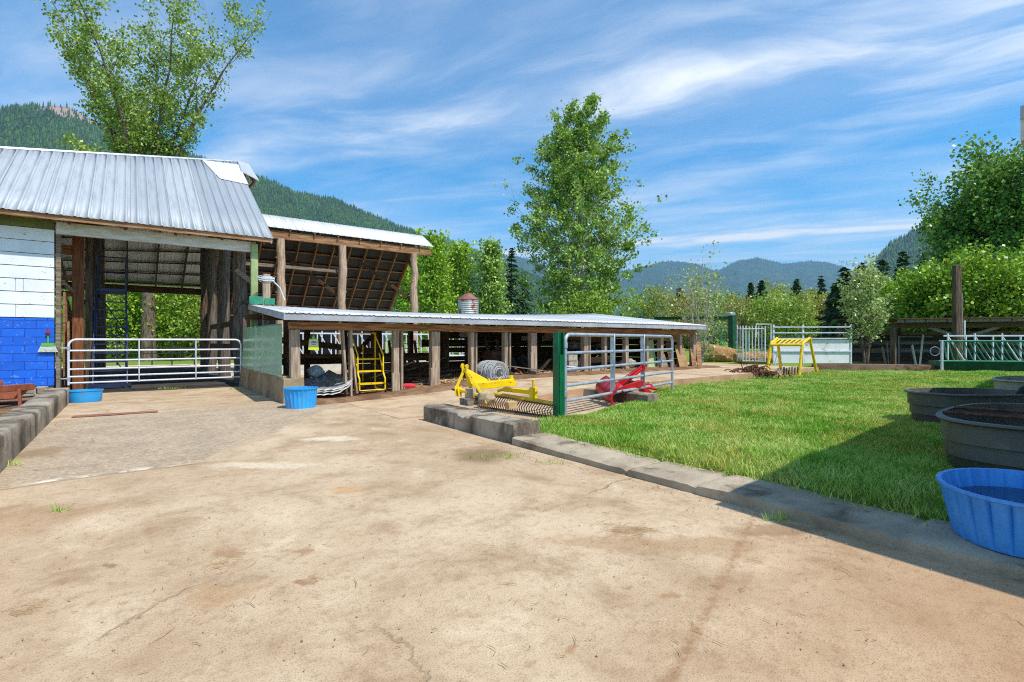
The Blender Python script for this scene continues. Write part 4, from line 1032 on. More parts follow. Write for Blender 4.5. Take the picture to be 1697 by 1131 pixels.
mb.build('front_rafter', M['brown_wood'], hay)
for px in (465, 567, 686):
    s = s_of(px, 12.0); n = 12
    pts = np.array([W(s, 12.0, z) for z in np.linspace(-.1, HE_Z - .5, n)]) + RNG.normal(0, .025, (n, 3)) * [1, 1, 0]
    mb = MB(); mb.tube(pts, .185 * (1.08 - .12 * np.linspace(0, 1, n)) * RNG.uniform(.93, 1.09, n), 12)
    for q_ in range(9):
        z = RNG.uniform(1.0, 5.0); a = RNG.uniform(0, 2 * PI); d = np.array([math.cos(a), math.sin(a), .5])
        mb.tube([W(s, 12, z) + d * .12, W(s, 12, z) + d * RNG.uniform(.2, .26)], [.04, .02], 6)
    mb.build('log_post', M['log'], hay)
for s in (2.0, 5.2, 8.9):
    mb = MB(); mb.bar(W(s, 17.1, -.1), W(s, 17.1, 3.0), .25, .25); mb.build('back_post', M['dark_post'], hay)
mb = MB(); mb.gbox(h0, h1 - .4, 17.3, 17.36, .45, 2.7); mb.build('back_wall', M['tarp'], hay)
mb = MB(); mb.bar(W(.6, 12.22, 4.75), W(5.1, 12.22, 4.72), .05, .14); mb.build('cross_rail', M['grey_wood'], hay)
for px in (567, 686):
    s = s_of(px, 12.0)
    mb = MB(); mb.bar(W(s - 2.1, 14.2, 5.6), W(s - .1, 12.15, 3.55), .08, .14); mb.build('brace', M['dark_wood'], hay)
    mb = MB(); mb.bar(W(s, 12.1, 5.1), W(s + .1, 13.4, 6.3), .1, .14); mb.build('brace', M['dark_wood'], hay)
mb = MB(); mb.bar(W(h1 - .38, HR_W, HR_Z - .1), W(h1 - .38, HB_W, HB_Z - .1), .03, .2); mb.build('rake_board', M['brown_wood'], hay)

# ---------------------------------------------------------------- low cattle shed
shed = thing('cattle_shed', 'long low open front shed with pale metal roof and old plank posts', 'shed', W(0, 0))
SR0, SR1 = -.22, 15.75
def sroof(s, k): return W(s, -.5 + 6.3 * k, 2.0 + k * (.55 - .03 * s + .0027 * s * s))
xs, hs = rib_offsets(SR1 - SR0, .3, .02)
gr = []
for k in np.linspace(0, 1, 5):
    gr.append([sroof(SR0 + x + (.35 * k if x < .4 else 0), k) + Z3 * (h + .02) for x, h in zip(xs, hs)])
mb = MB(); mb.grid(np.array(gr)); r2 = mb.build('roof', M['white_roof'], shed); so = r2.modifiers.new('thick', 'SOLIDIFY'); so.thickness = .014; so.offset = -1
mb = MB()
for a, b in ((SR0, 4.0), (4.0, 9.3), (9.3, SR1)): mb.hexa([sroof(a + .004, 0) + Z3 * -.14 + V * .02, sroof(b - .004, 0) + Z3 * -.14 + V * .02, sroof(b - .004, 0) + Z3 * -.14 + V * .05, sroof(a + .004, 0) + Z3 * -.14 + V * .05,
                                                          sroof(a + .004, 0) + V * .02, sroof(b - .004, 0) + V * .02, sroof(b - .004, 0) + V * .05, sroof(a + .004, 0) + V * .05])
mb.build('fascia', M['fascia'], shed)
mb = MB(); mb.bar(sroof(SR0 + .02, 0) - Z3 * .07, sroof(SR0 + .37, 1) - Z3 * .07, .03, .14); mb.build('verge_board', M['fascia'], shed)
mb = MB(); mb.bar(sroof(SR1 - .02, 0) - Z3 * .07, sroof(SR1 - .02, 1) - Z3 * .07, .03, .14); mb.build('verge_board', M['fascia'], shed)
mb = MB(); mb.gbox(.0, 15.6, -.07, .07, 1.66, 1.84); mb.build('header_beam', M['brown_wood'], shed, bevel=.01)
for w in (2.8, 5.5):
    mb = MB(); mb.gbox(.0, 15.6, w - .06, w + .06, 1.86 + .04 * w, 2.02 + .04 * w); mb.build('rear_beam', M['dark_wood'], shed)
for i in range(14):
    s = .2 + i * 1.17
    mb = MB(); mb.bar(sroof(s, .02) - Z3 * .1, sroof(s, .99) - Z3 * .1, .05, .14); mb.build('rafter', M['dark_wood'], shed)
FP = [(.13, .2, .2), (1.41, .06, .17), (2.58, .15, .16), (3.7, .24, .2), (4.86, .12, .16), (6.05, .12, .16), (7.1, .22, .2), (8.3, .12, .18), (9.34, .2, .18), (10.3, .12, .16), (11.4, .16, .18), (12.55, .12, .16), (13.4, .16, .18), (14.6, .14, .16), (15.5, .2, .2)]
for i, (s, a, b) in enumerate(FP):
    z0 = .56 if i == 0 else float(lane_z(s)) - .04
    mb = MB(); mb.gbox(s - a / 2, s + a / 2, -b / 2, b / 2, z0, 1.66)
    p_ = mb.build('post', M['post'], shed, bevel=.008, jit=.004)
    if i in (2, 4, 5, 8):
        mb = MB(); mb.gbox(s + a / 2 + .05, s + a / 2 + .10, -b / 2 - .01, b / 2 - .02, z0, 1.64); mb.build('batten', M['post'], p_, jit=.003)
    if i in (2, 3, 6):
        mb = MB(); mb.gbox(s - a / 2 - .07, s - a / 2 + .14, -b / 2 - .06, -b / 2 - .005, z0, z0 + .55 + .2 * (i == 6)); mb.build('plank', M['post'], p_, jit=.004)
mb = MB(); mb.bar(W(1.30, -.03, .12), W(1.22, .03, 1.66), .14, .05, U); mb.bar(W(1.55, -.03, .12), W(1.40, .03, 1.66), .14, .04, U); mb.build('leaning_plank', M['post'], shed)
for i, s in enumerate(np.arange(.6, 15.6, 1.25)):
    for w in (2.75, 5.45):
        if w < 5 and i % 2: continue
        mb = MB(); mb.gbox(s - .08, s + .08, w - .08, w + .08, float(lane_z(s)) - .05, 1.95 + .04 * w); mb.build('back_post', M['dark_post'], shed, jit=.004)
for (sa, sb, w, z, h) in ((.4, 5.2, 5.36, .62, .22), (3.0, 8.2, 5.36, .40, .2), (3.2, 7.0, 5.36, .75, .2), (6.2, 11.5, 5.36, .62, .18), (6.4, 13.0, 5.36, .95, .2), (6.0, 15.5, 5.36, 1.18, .28), (6.6, 15.5, 5.36, 1.5, .26), (6.3, 15.5, 5.36, .22, .26), (8.5, 15.5, 5.36, .66, .24), (8.2, 15.5, 5.42, .3, .27), (8.2, 15.5, 5.42, .59, .27), (8.4, 15.5, 5.42, .88, .27), (8.2, 15.5, 5.42, 1.17, .27), (8.3, 15.4, 5.42, 1.46, .27), (8.2, 13.6, 5.42, 1.75, .3), (8, 15.2, 5.36, .45, .2), (7.2, 15, 5.36, 1.6, .16), (2.4, 5.2, 2.66, .5, .2), (2.6, 5.0, 2.66, .78, .16)):
    mb = MB(); mb.gbox(sa, sb, w - .03, w, z, z + h); mb.build('rail_board', M['dark_wood'], shed, jit=.004)
for z in (.4, .68, .96, 1.24, 1.52, 1.8):
    mb = MB(); mb.gbox(15.58, 15.62, .7 if z < 1.5 else 1.6, 5.4, z, z + .26); mb.build('end_board', M['dark_wood'], shed, jit=.004)
mb = MB(); mb.bar(W(.45, 2.66, 1.42), W(3.4, 2.66, 1.05), .04, .17); mb.build('sloping_board', M['dark_wood'], shed)
mb = MB(); mb.bar(W(.3, 2.62, 1.0), W(2.2, 2.62, .95), .04, .12); mb.build('rail_board', M['dark_wood'], shed)
mb = MB(); mb.bar(W(3.2, 5.3, .7), W(4.3, 5.3, 1.85), .05, .14); mb.build('brace', M['dark_wood'], shed)
mb = MB(); mb.bar(W(9.8, 2.6, 1.75), W(13.6, 2.6, 1.50), .03, .42); mb.build('hanging_board', M['plywood'], shed)
mb = MB(); mb.bar(W(12.9, .5, 1.62), W(15.2, .5, 1.5), .03, .3); mb.build('hanging_board', M['plywood'], shed)
for sa, w, z, wd in ((7.6, 5.2, 1.75, .5), (10.4, 4.8, 1.62, .4), (11.3, 4.5, 1.62, .5)):
    mb = MB(); mb.gbox(sa, sa + wd, w, w + .02, z - .2, z); mb.build('light_panel', M['white_panel'], shed)
mb = MB()
mb.hexa([W(-.16, .0, -.05), W(.06, -.02, -.05), W(.06, 5.6, -.05), W(-.16, 5.6, -.05), W(-.1, .1, .6), W(.08, .1, .6), W(.08, 5.6, .62), W(-.1, 5.6, .62)])
mb.build('concrete_base', M['base_concrete'], shed, bevel=.015)
mb = MB()
mb.hexa([W(-.17, -.16, -.05), W(.32, -.2, -.05), W(.32, .22, -.05), W(-.17, .22, -.05), W(-.12, -.1, .55), W(.3, -.13, .57), W(.3, .2, .56), W(-.12, .2, .56)])
mb.build('pedestal', M['base_concrete'], shed, bevel=.02)
ww_ = np.linspace(.12, 5.35, 80); zz_ = np.linspace(.57, 1.80, 24)
gg = []
for z in zz_:
    off = -.10 - .03 * np.exp(-((ww_ - 3.2) / .1) ** 2) - .02 * np.exp(-((ww_ - 2.3) / .06) ** 2) - .03 * np.sin(ww_ * .6 + .8) * (z - .5) + .012 * (fbm(ww_ * 1.1, np.full_like(ww_, z * 1.6), 61) - .5) - .012 * np.cos((z - .57) * 3)
    gg.append([W(o, w, z + (.0 if w > .5 else -.03 * (z < .6))) for o, w in zip(off, ww_)])
mb = MB(); mb.grid(np.array(gg)); gp_ = mb.build('green_sheet', M['green_metal'], shed); so = gp_.modifiers.new('thick', 'SOLIDIFY'); so.thickness = .006

# ---------------------------------------------------------------- lean to on the right
lean = thing('lean_to', 'dark open fronted lean to shed with rough plank roof edge', 'shed', at(1590, 25))
def LW(px, Y, z): return np.array([(px - CX) / F * Y, Y, z])
lx0, lx1 = 18.2, 29.0
def lp(x, d, z): return np.array([x, 24.6 - .10 * (x - 18) + d, z])
mb = MB(); mb.prism([lp(lx0, -.5, 2.42), lp(lx1, -.5, 2.5), lp(lx1, 4.2, 2.62), lp(lx0, 4.2, 2.6)], Z3 * .05); mb.build('roof', M['dark_wood'], lean)
mb = MB(); mb.bar(lp(lx0, -.42, 2.34), lp(lx1, -.42, 2.42), .04, .14); mb.build('roof_edge_board', M['grey_wood'], lean)
mb = MB(); mb.bar(lp(lx0, .0, 2.13), lp(lx1, .0, 2.2), .14, .24); mb.build('front_beam', M['dark_wood'], lean)
for i in range(12):
    x = lx0 + .3 + i * .92; mb = MB(); mb.bar(lp(x, -.45, 2.36), lp(x, 4.1, 2.54), .06, .14); mb.build('rafter', M['dark_wood'], lean)
for x in (18.3, 21.35, 24.6, 28):
    mb = MB(); mb.bar(lp(x, 0, -.05), lp(x, 0, 2.05), .2, .2); mb.build('post', M['dark_post'], lean)
    mb = MB(); mb.bar(lp(x, 4, -.05), lp(x, 4, 2.4), .18, .18); mb.build('back_post', M['dark_post'], lean)
for sg in (-1, 1):
    mb = MB(); mb.bar(lp(21.35, -.03, 1.55), lp(21.35 + sg * 1.6, -.03, 2.08), .05, .14); mb.build('brace', M['grey_wood'], lean)
for z, h in ((.25, .3), (.75, .25), (1.2, .22), (1.72, .2), (2.2, .16)):
    mb = MB(); mb.bar(lp(lx0, 4.0, z + h / 2), lp(lx1, 4.0, z + h / 2), .04, h); mb.build('back_board', M['grey_wood'] if z != .25 else M['dark_wood'], lean)
mb = MB(); mb.bar(lp(lx0, 4.12, .95), lp(lx1, 4.12, .95), .04, 1.9); mb.build('back_wall', M['tarp'], lean)
mb = MB(); mb.prism([lp(lx0, -.1, .05), lp(lx1, -.1, .05), lp(lx1, 4, .28), lp(lx0, 4, .28)], -Z3 * .3); mb.build('floor_slab', M['base_concrete'], lean)

for px, h, tx, m_ in ((1522, 1.5, .45, 'white_trim'), (1516, 1.0, .12, 'white_trim'), (1470, .9, .1, 'grey_wood'), (1474, 1.1, .2, 'grey_wood')):
    x = (px - CX) / F * 25.0
    mb = MB(); mb.bar(lp(x, .5, .2), lp(x + tx, .9, .2 + h), .04, .16); mb.build('leaning_board', M[m_], lean)
for z in (.9, 1.3, 1.62):
    mb = MB(); mb.tube([lp(19.6, 1.5, z), lp(21.2, 1.5, z)], .03, 6); mb.build('stall_rail', M['hose'], lean)
mb = MB(); mb.tube([lp(19.6, 1.5, .1), lp(19.6, 1.5, 1.65)], .03, 6); mb.build('stall_post', M['hose'], lean)

# ---------------------------------------------------------------- house on the right, mostly outside the picture
house = thing('house', 'building outside the right edge, only its grey eave tip showing', 'building', W(8, -15))
CZ = 2.80
cs0, cw0 = 1.63, -11.65
def hr(s, w): return W(s, w, CZ + .45 * (cw0 - w) if w > -14.6 else CZ + .45 * (cw0 + 14.6) - .45 * (-14.6 - w) + .45 * 0)
def HW(s, w, z): return W(s, w + .085 * (s - cs0), z)          # this building stands a little askew to the grid
mb = MB(); mb.prism([HW(cs0, cw0, CZ), HW(20, cw0, CZ), HW(20, -15, CZ + 1.0), HW(cs0, -15, CZ + 1.0)], Z3 * .08); mb.prism([HW(cs0, -15.01, CZ + 1.0), HW(20, -15.01, CZ + 1.0), HW(20, -18.5, CZ), HW(cs0, -18.5, CZ)], Z3 * .08); mb.build('roof', M['barn_roof'], house)
mb = MB(); mb.bar(HW(cs0 + .02, cw0 - .02, CZ - .05), HW(20, cw0 - .02, CZ - .05), .04, .16); mb.build('fascia', M['white_trim'], house)
mb = MB()
for i in range(16): mb.bar(HW(cs0 + .3 + i * 1.1, cw0 - .03, CZ - .16), HW(cs0 + .3 + i * 1.1, -13, CZ + .25), .06, .12)
mb.build('rafter_tail', M['brown_wood'], house)
mb = MB(); mb.prism([HW(cs0 + .9, -18, 0), HW(20, -18, 0), HW(20, -12.5, 0), HW(cs0 + .9, -12.5, 0)], Z3 * (CZ + .2)); mb.build('wall', M['white_board'], house)
mb = MB(); mb.prism([HW(cs0 + .92, -12.6, CZ + .2), HW(cs0 + .92, -17.5, CZ + .2), HW(cs0 + .92, -15, CZ + .9)], U * 17 + V * 1.4); mb.build('gable', M['white_board'], house)
# ================================================================ walls, kerbs
def rough_wall(name, label, s0, s1, w0, w1, z0, z1f, m, nseg=40, amp=.02, seed=1, cat='wall', axis='w', gaps=None):
    """a weathered concrete wall: long grid with broken, uneven faces"""
    if axis == 'w': L0, L1 = w0, w1
    else: L0, L1 = s0, s1
    nseg = int(abs(L1 - L0) * 26); l = np.linspace(L0, L1, nseg)
    o = thing(name, label, cat, W((s0 + s1) / 2, (w0 + w1) / 2, z0))
    pr = []
    a, b = (s0, s1) if axis == 'w' else (w0, w1)
    sect = [(a, 0), (a, .35), (a, .7), (a, .93), (a + (b - a) * .08, 1), (a + (b - a) * .35, 1), (a + (b - a) * .65, 1), (b - (b - a) * .08, 1), (b, .93), (b, .6), (b, 0)]
    rows = []
    for k, (q_, f) in enumerate(sect):
        zt = np.array([z1f(x) for x in l])
        n1 = ((fbm(l * .9, np.full_like(l, seed * 7.0), seed, 2) - .5) * 1.2 + (fbm(l * 11, np.full_like(l, k * 2.1 + seed * 7), seed + 2, 3) - .5) * .16) * amp
        n2_ = ((fbm(l * 1.3, np.full_like(l, k * .2 + seed * 3), seed + 4, 2) - .5) * 1.2 + (fbm(l * 12, np.full_like(l, k * 1.7), seed + 5, 3) - .5) * .35) * amp
        if gaps is not None:
            for gq in gaps: n2_ = n2_ - (.03 * np.exp(-((l - gq) / .03) ** 2) if f > .5 else 0); n1 = n1 + np.exp(-((l - gq) / .03) ** 2) * .018 * (1 if q_ < (a + b) / 2 else -1)
        zz_ = z0 + (zt - z0) * f + (n2_ if f > .5 else 0)
        pts = [W(q_ + d, x, z) if axis == 'w' else W(x, q_ + d, z) for d, x, z in zip(n1, l, zz_)]
        rows.append(pts)
    g = np.array(rows)
    mb = MB(); mb.grid(g); mb.poly(g[::-1, 0]); mb.poly(g[:, -1])
    mb.build('wall_body', m, o, ang=50)
    return o
rough_wall('low_wall', 'low grey concrete wall along the left edge of the yard', -4.36, -3.98, -10, 3.12, -.08, lambda w: .37 - .03 * (w > -1.2) + .02 * math.sin(w), M['old_concrete'], 120, .014, 2, gaps=(-1.2,))
rough_wall('concrete_block_wall', 'short stained concrete retaining wall under the yellow rake', 1.28, 1.74, -6.78, -4.12, -.06, lambda w: .27 - .05 * smooth((w + 4.9) / .3) * 0 - .04 * (-5.65 < w < -5.3), M['old_concrete'], 60, .03, 5, gaps=(-5.45,))
rough_wall('pit_wall', 'dark low concrete cross wall behind the silver gate', 5.6, 5.95, -5.6, -3.75, -.02, lambda w: .31, M['old_concrete'], 40, .02, 7)
rough_wall('kerb', 'long flat concrete kerb between the yard and the lawn', 1.26, 1.92, -19, -6.78, -.08, lambda w: .088 + .008 * math.sin(w * 1.7), M['grey_concrete'], 170, .03, 9, cat='kerb', gaps=(-8.75, -9.55, -11.1, -13))
sill_a, sill_b = G(1350, 616.5, .15), G(1567, 619.5, .12)
o = thing('timber_sill', 'brown sill wall across the far end of the lawn', 'wall', (sill_a + sill_b) / 2)
d = (sill_b - sill_a); Ls = np.linalg.norm(d); d /= Ls; nn = np.array([-d[1], d[0], 0])
mb = MB(); rows = []
tt = np.linspace(0, Ls, 40)
for k, (q_, z) in enumerate([(0, -.05), (0, .2), (.02, .36), (.28, .37), (.3, .1), (.3, -.05)]):
    rows.append(sill_a * [1, 1, 0] + d * tt[:, None] + nn * (q_ + .03 * (fbm(tt * 2, tt * 0 + k, 5) - .5))[:, None] + Z3 * (z + (.03 * (fbm(tt * 3, tt * 0 + k * 3, 6) - .5) if z > .15 else 0))[:, None] if False else np.array([sill_a * [1, 1, 0] + d * t_ + nn * (q_ + .03 * (float(fbm(t_ * 2, k, 5)) - .5)) + Z3 * (z + .1 + (.03 * (float(fbm(t_ * 3, k * 3.0, 6)) - .5) if z > .15 else 0)) for t_ in tt]))
g = np.array(rows); mb.grid(g); mb.poly(g[::-1, 0]); mb.poly(g[:, -1]); mb.build('wall_body', M['brown_sill'], o, ang=50)

# ================================================================ gates
def pipe_gate(name, label, A, B, z_top, zrails, zfoot, r, m, ups, rad=.16, hinges=True, feet=None, upw=.05):
    A, B = np.asarray(A, float), np.asarray(B, float)
    L = np.linalg.norm(B - A); d = (B - A) / L; n_ = np.array([-d[1], d[0], 0])
    t = thing(name, label, 'gate', [A[0], A[1], zfoot[0]])
    Pz = lambda x, z: A * [1, 1, 0] + d * x + Z3 * z
    path = [Pz(0, zfoot[0]), Pz(0, z_top - rad)] + list(arc(Pz(rad, z_top - rad), d, Z3, rad, PI, PI / 2, 6))[1:] + list(arc(Pz(L - rad, z_top - rad), d, Z3, rad, PI / 2, 0, 6)) + [Pz(L, zfoot[1])]
    # resample so the bends stay round
    mb = MB(); mb.tube(np.array(path), r, 12); mb.build('frame', m, t)
    for z in zrails:
        mb = MB(); mb.tube([Pz(0, z), Pz(L, z)], r * .86, 10); mb.build('rail', m, t)
    for f in ups:
        mb = MB(); mb.bar(Pz(L * f, zrails[-1] - r), Pz(L * f, z_top), upw, .035, n_) if False else mb.box(Pz(L * f, (zrails[-1] + z_top) / 2), (upw * .55, upw * 2.0, z_top - zrails[-1] + 2 * r), d, n_); mb.build('upright', m, t, bevel=.004)
    if hinges:
        for z in (z_top - rad - .06, zrails[-1] + .12):
            mb = MB(); mb.tube([Pz(0, z - .05), Pz(0, z + .05)], r * 1.35, 12); mb.tube([Pz(0, z), Pz(-.16, z)], .014, 8); mb.build('hinge', M['galv'], t)
    return t, Pz, L
gA, gB = G(112, 640, .12), None
a_ = W(-4.2, 5.72); b_2 = W(-.08, 5.72)
gate1, Pz1, L1 = pipe_gate('farm_gate', 'whitish six bar pipe gate closing the barn gateway', a_, b_2, 1.44, [1.14, .87, .64, .44, .27], (.22, .2), .03, M['white_pipe'], (.37, .705), .17)
a2 = np.array([.925, 8.9, 0]); b2 = np.array([4.05, 12.95, 0])
gate2, Pz2, L2 = pipe_gate('farm_gate', 'silver galvanised five bar gate standing open along the lawn edge', a2, b2, 1.515, [1.19, .90, .62, .355], (.08, .15), .033, M['galv'], (.355, .645), .13)
mb = MB()
for k in range(3): mb.tube(arc(Pz2(L2 * .845, .90 + .01 * k), Z3, np.array([.77, -.64, 0]), .042, 0, 2 * PI, 12), .009, 5, cap=False)
mb.tube([Pz2(L2 * .845, .93), Pz2(L2 * .83, 1.0) + [.03, -.02, 0]], .008, 5); tag(mb.build('twine', M['blue_tub'], loc=Pz2(L2 * .845, .9)), 'knotted blue twine tied round a bar of the silver gate', 'twine')
# green steel post at the hinge end
gp0 = a2 - np.array([.64, .77, 0]) * .20
t = thing('gate_post', 'thick dark green steel post carrying the silver gate', 'post', gp0)
mb = MB(); w2, fl = .125, .14
mb.box(gp0 + Z3 * .75, (w2, .016, 1.6), U, V); mb.build('web', M['green_steel'], t, bevel=.003)
for sg in (-1, 1):
    mb = MB(); mb.box(gp0 + U * sg * w2 / 2 + Z3 * .752, (.018, fl, 1.605), U, V); mb.build('flange', M['green_steel'], t, bevel=.003)
mb = MB(); mb.box(gp0 - V * .08 - U * .0 + Z3 * .62, (w2 - .02, .012, 1.1), U, V); mb.build('cover_plate', M['green_steel'], t)

# corral ironwork beyond the walk
def bar_gate(name, label, A, B, z0, z1, n, r, m, rails, group=None):
    A, B = np.asarray(A, float), np.asarray(B, float); t = thing(name, label, 'gate', [A[0], A[1], z0], group)
    mb = MB()
    for x in (0, 1): mb.tube([A * [1, 1, 0] * (1 - x) + B * [1, 1, 0] * x + Z3 * z0, A * [1, 1, 0] * (1 - x) + B * [1, 1, 0] * x + Z3 * z1], r * 1.4, 8)
    mb.build('frame', m, t)
    for z in rails:
        mb = MB(); mb.tube([A * [1, 1, 0] + Z3 * z, B * [1, 1, 0] + Z3 * z], r * 1.2, 8); mb.build('rail', m, t)
    for i in range(n):
        f = (i + 1) / (n + 1); q_ = A * [1, 1, 0] * (1 - f) + B * [1, 1, 0] * f
        mb = MB(); mb.tube([q_ + Z3 * z0, q_ + Z3 * z1], r, 8); mb.build('bar', m, t)
    return t
bar_gate('bar_gate', 'white gate of close upright bars beside the dark green post', LW(1231, 24.5, 0), LW(1268, 24.0, 0), .42, 2.1, 6, .022, M['white_steel'], (.45, 1.98))
bar_gate('bar_gate', 'narrow bar gate half hidden right next to the dark green post', LW(1222, 25.2, 0), LW(1236, 24.9, 0), .42, 2.15, 2, .022, M['white_steel'], (.6, 2.0))
t = thing('pipe_arch', 'tall white pipe frame standing behind the white bar gate', 'frame', LW(1265, 26.5, 0))
mb = MB(); mb.tube([LW(1253, 26.5, 1.6), LW(1253, 26.5, 2.27), LW(1277.5, 26.5, 2.27), LW(1277.5, 26.5, 1.1)], .032, 8); mb.build('pipe', M['white_steel'], t)
t = thing('panel_fence', 'white panel fence with two open rails above pale boards', 'fence', LW(1345, 24.2, .33))
fa, fb_ = LW(1282, 24.3, 0), LW(1410, 24.0, 0)
FZ = lambda f, z: fa * (1 - f) + fb_ * f + Z3 * z
for f in (0, .385, 1):
    mb = MB(); mb.box(FZ(f, 1.24), (.07, .07, 1.86)); mb.build('post', M['white_steel'], t, bevel=.006)
for z in (2.06, 1.79, 1.52):
    mb = MB(); mb.bar(FZ(0, z) - [0, .05, 0], FZ(1, z) - [0, .05, 0], .05, .055); mb.build('rail', M['white_steel'], t)
for (a, b) in ((.01, .38), (.392, .99)):
    for z0, z1 in ((.36, .9), (.94, 1.47)):
        mb = MB(); mb.hexa([FZ(a, z0), FZ(b, z0), FZ(b, z0) + [0, .03, 0], FZ(a, z0) + [0, .03, 0], FZ(a, z1), FZ(b, z1), FZ(b, z1) + [0, .03, 0], FZ(a, z1) + [0, .03, 0]]); mb.build('panel', M['white_panel'], t)
mb = MB(); mb.bar(FZ(0, .92) - [0, .03, 0], FZ(1, .92) - [0, .03, 0], .04, .05); mb.build('rail', M['white_steel'], t)
t = thing('corral_post', 'dark green square steel post with long overhead arm and pale metal cap', 'post', LW(1213, 39, 0))
q0 = LW(1213, 39, 0)
mb = MB(); mb.box(q0 + Z3 * 1.68, (.40, .40, 3.4), U, V); mb.build('column', M['dark_green_steel'], t, bevel=.015)
mb = MB(); mb.bar(q0 + Z3 * 3.15, LW(1085, 44, 3.35), .2, .24); mb.build('arm', M['dark_green_steel'], t)
mb = MB(); mb.box(q0 + Z3 * 3.45 - [.1, 0, 0], (.62, .44, .24), U, V); mb.build('cap', M['galv'], t, bevel=.04)
t = thing('corral_fence', 'green pipe corral fence across the field behind the split log', 'fence', LW(1215, 42, 0))
ca, cbb = LW(1178, 40, 0), LW(1330, 44, 0)
for z in (.5, .8, 1.1, 1.4, 1.75):
    mb = MB(); mb.tube([ca + Z3 * z, cbb + Z3 * z], .03, 6); mb.build('rail', M['dark_green_steel'], t)
for f in (.1, .38, .66, .95):
    mb = MB(); mb.box(ca * (1 - f) + cbb * f + Z3 * .95, (.14, .14, 2.0)); mb.build('post', M['teal_steel'], t)
mb = MB(); mb.bar(LW(1302, 44, 2.6), LW(1362, 44, 2.6), .1, .1); mb.bar(LW(1304, 44, 0), LW(1304, 44, 2.55), .1, .1); mb.bar(LW(1360, 44, 0), LW(1360, 44, 2.55), .1, .1); mb.build('crossbar', M['dark_green_steel'], t)

# long split log
def lumpy_log(name, label, A, B, r, m, seed, cat='log', group=None):
    A, B = np.asarray(A, float), np.asarray(B, float); n = 26; f = np.linspace(0, 1, n)
    t = thing(name, label, cat, (A + B) / 2, group); d = (B - A) / np.linalg.norm(B - A)
    side = np.cross(d, Z3); side /= np.linalg.norm(side); a = np.linspace(0, 2 * PI, 22, endpoint=False)
    g = []
    for i, x in enumerate(f):
        rr = r * (.55 + .6 * np.sin(PI * np.clip(x, .08, .95)) ** .5) * (1 + .5 * (fbm(np.cos(a) * 2 + seed, np.sin(a) * 2 + x * 6, seed) - .5))
        c = A * (1 - x) + B * x
        ring = c + side * (np.cos(a) * rr)[:, None] + Z3 * (np.sin(a) * rr)[:, None]
        g.append(np.concatenate([ring, ring[:1]]))
    mb = MB(); mb.grid(np.array(g)); mb.poly(np.array(g[0][:-1])); mb.poly(np.array(g[-1][:-1])[::-1]); mb.build('log_body', m, t, ang=60)
    return t
lumpy_log('fallen_log', 'large split orange brown log lying beyond the low shed', LW(1154, 36.5, .5), LW(1222, 35.5, .35), .58, M['rotten_log'], 3)
lumpy_log('fallen_log', 'lower orange log lying behind the white bar gate', LW(1218, 33, .3), LW(1282, 33, .3), .36, M['rotten_log'], 8)

# yellow ladder shaped frame
t = thing('feeder_frame', 'yellow pipe frame with ladder top standing on the walk edge', 'frame', (10.4, 18.9, .15))
FL, FR, BL, BR = np.array([9.33, 18.7, 0]), np.array([10.15, 18.1, 0]), np.array([10.36, 19.7, 0]), np.array([11.55, 19.4, 0])
zt, zb = 1.50, 1.50
tFL, tFR, tBL, tBR = FL + (FR - FL) * .06 + (BL - FL) * .10, FR - (FR - FL) * -.02 + (BR - FR) * .12, BL - (BL - FL) * .25, BR - (BR - FR) * .24 - (BR - BL) * .06
rr = .05
dz = Z3 * .16
for a, ta, tb, b, z0a, z0b in ((FL, tFL, tBL, BL, .3, .14), (FR, tFR, tBR, BR, .14, .14)):
    pts = [a + Z3 * z0a, ta + Z3 * (zt - .16) - dz]
    mid1 = ta + (tb - ta) * .04 + Z3 * (zt - .05) - dz; m2 = ta + (tb - ta) * .14 + Z3 * zt - dz; m3 = tb - (tb - ta) * .14 + Z3 * zt; m4 = tb - (tb - ta) * .04 + Z3 * (zt - .05)
    mb = MB(); mb.tube(np.array(pts + [mid1, m2, m3, m4, tb + Z3 * (zt - .16), b + Z3 * z0b]), rr, 10); mb.build('end_hoop', M['yellow'], t)
for a, b, dd_ in ((tFL, tFR, dz), (tBL, tBR, 0)):
    mb = MB(); mb.tube([a + Z3 * (zt - .08) - dd_, b + Z3 * (zt - .08) - dd_], rr, 10); mb.build('side_rail', M['yellow'], t)
for i in range(6):
    f = (i + .6) / 6.6
    a, b = tFL * (1 - f) + tFR * f, tBL * (1 - f) + tBR * f
    mb = MB(); mb.tube([a + Z3 * (zt - .08) - dz, a + (b - a) * .15 + Z3 * (zt - .02) - dz * .9, a + (b - a) * .85 + Z3 * (zt - .02) - dz * .1, b + Z3 * (zt - .08)], rr * .55, 8); mb.build('rung', M['yellow'], t)

# rusty chain harrow heaped by the walk
hc = G(1248, 627, .14) * [1, 1, 0] + Z3 * .12
t = thing('chain_harrow', 'heaped rusty iron chain harrow with curved tines on the lawn edge', 'harrow', hc)
r = np.random.default_rng(5); mass = MB()
for i in range(210):
    a = r.uniform(0, 2 * PI); c = hc + np.array([r.normal(0, .42), r.normal(0, .26), 0]); c[2] += abs(r.normal(.1, .16)) * math.exp(-((c[0] - hc[0]) / .7) ** 2)
    d1 = np.array([math.cos(a), math.sin(a), r.uniform(-.2, .5)]); d2 = np.array([-math.sin(a) * .4, math.cos(a) * .4, 1.0])
    mb = MB() if i < 96 else mass
    mb.tube(arc(c, d1, d2, r.uniform(.08, .18), r.uniform(-.5, .4), r.uniform(1.4, 2.8), 6), .016, 5)
    if i < 96: mb.build('tine', M['rust'], t)
tag(mass.build('tine_mass', M['rust'], t), kind='stuff')
mb = MB()
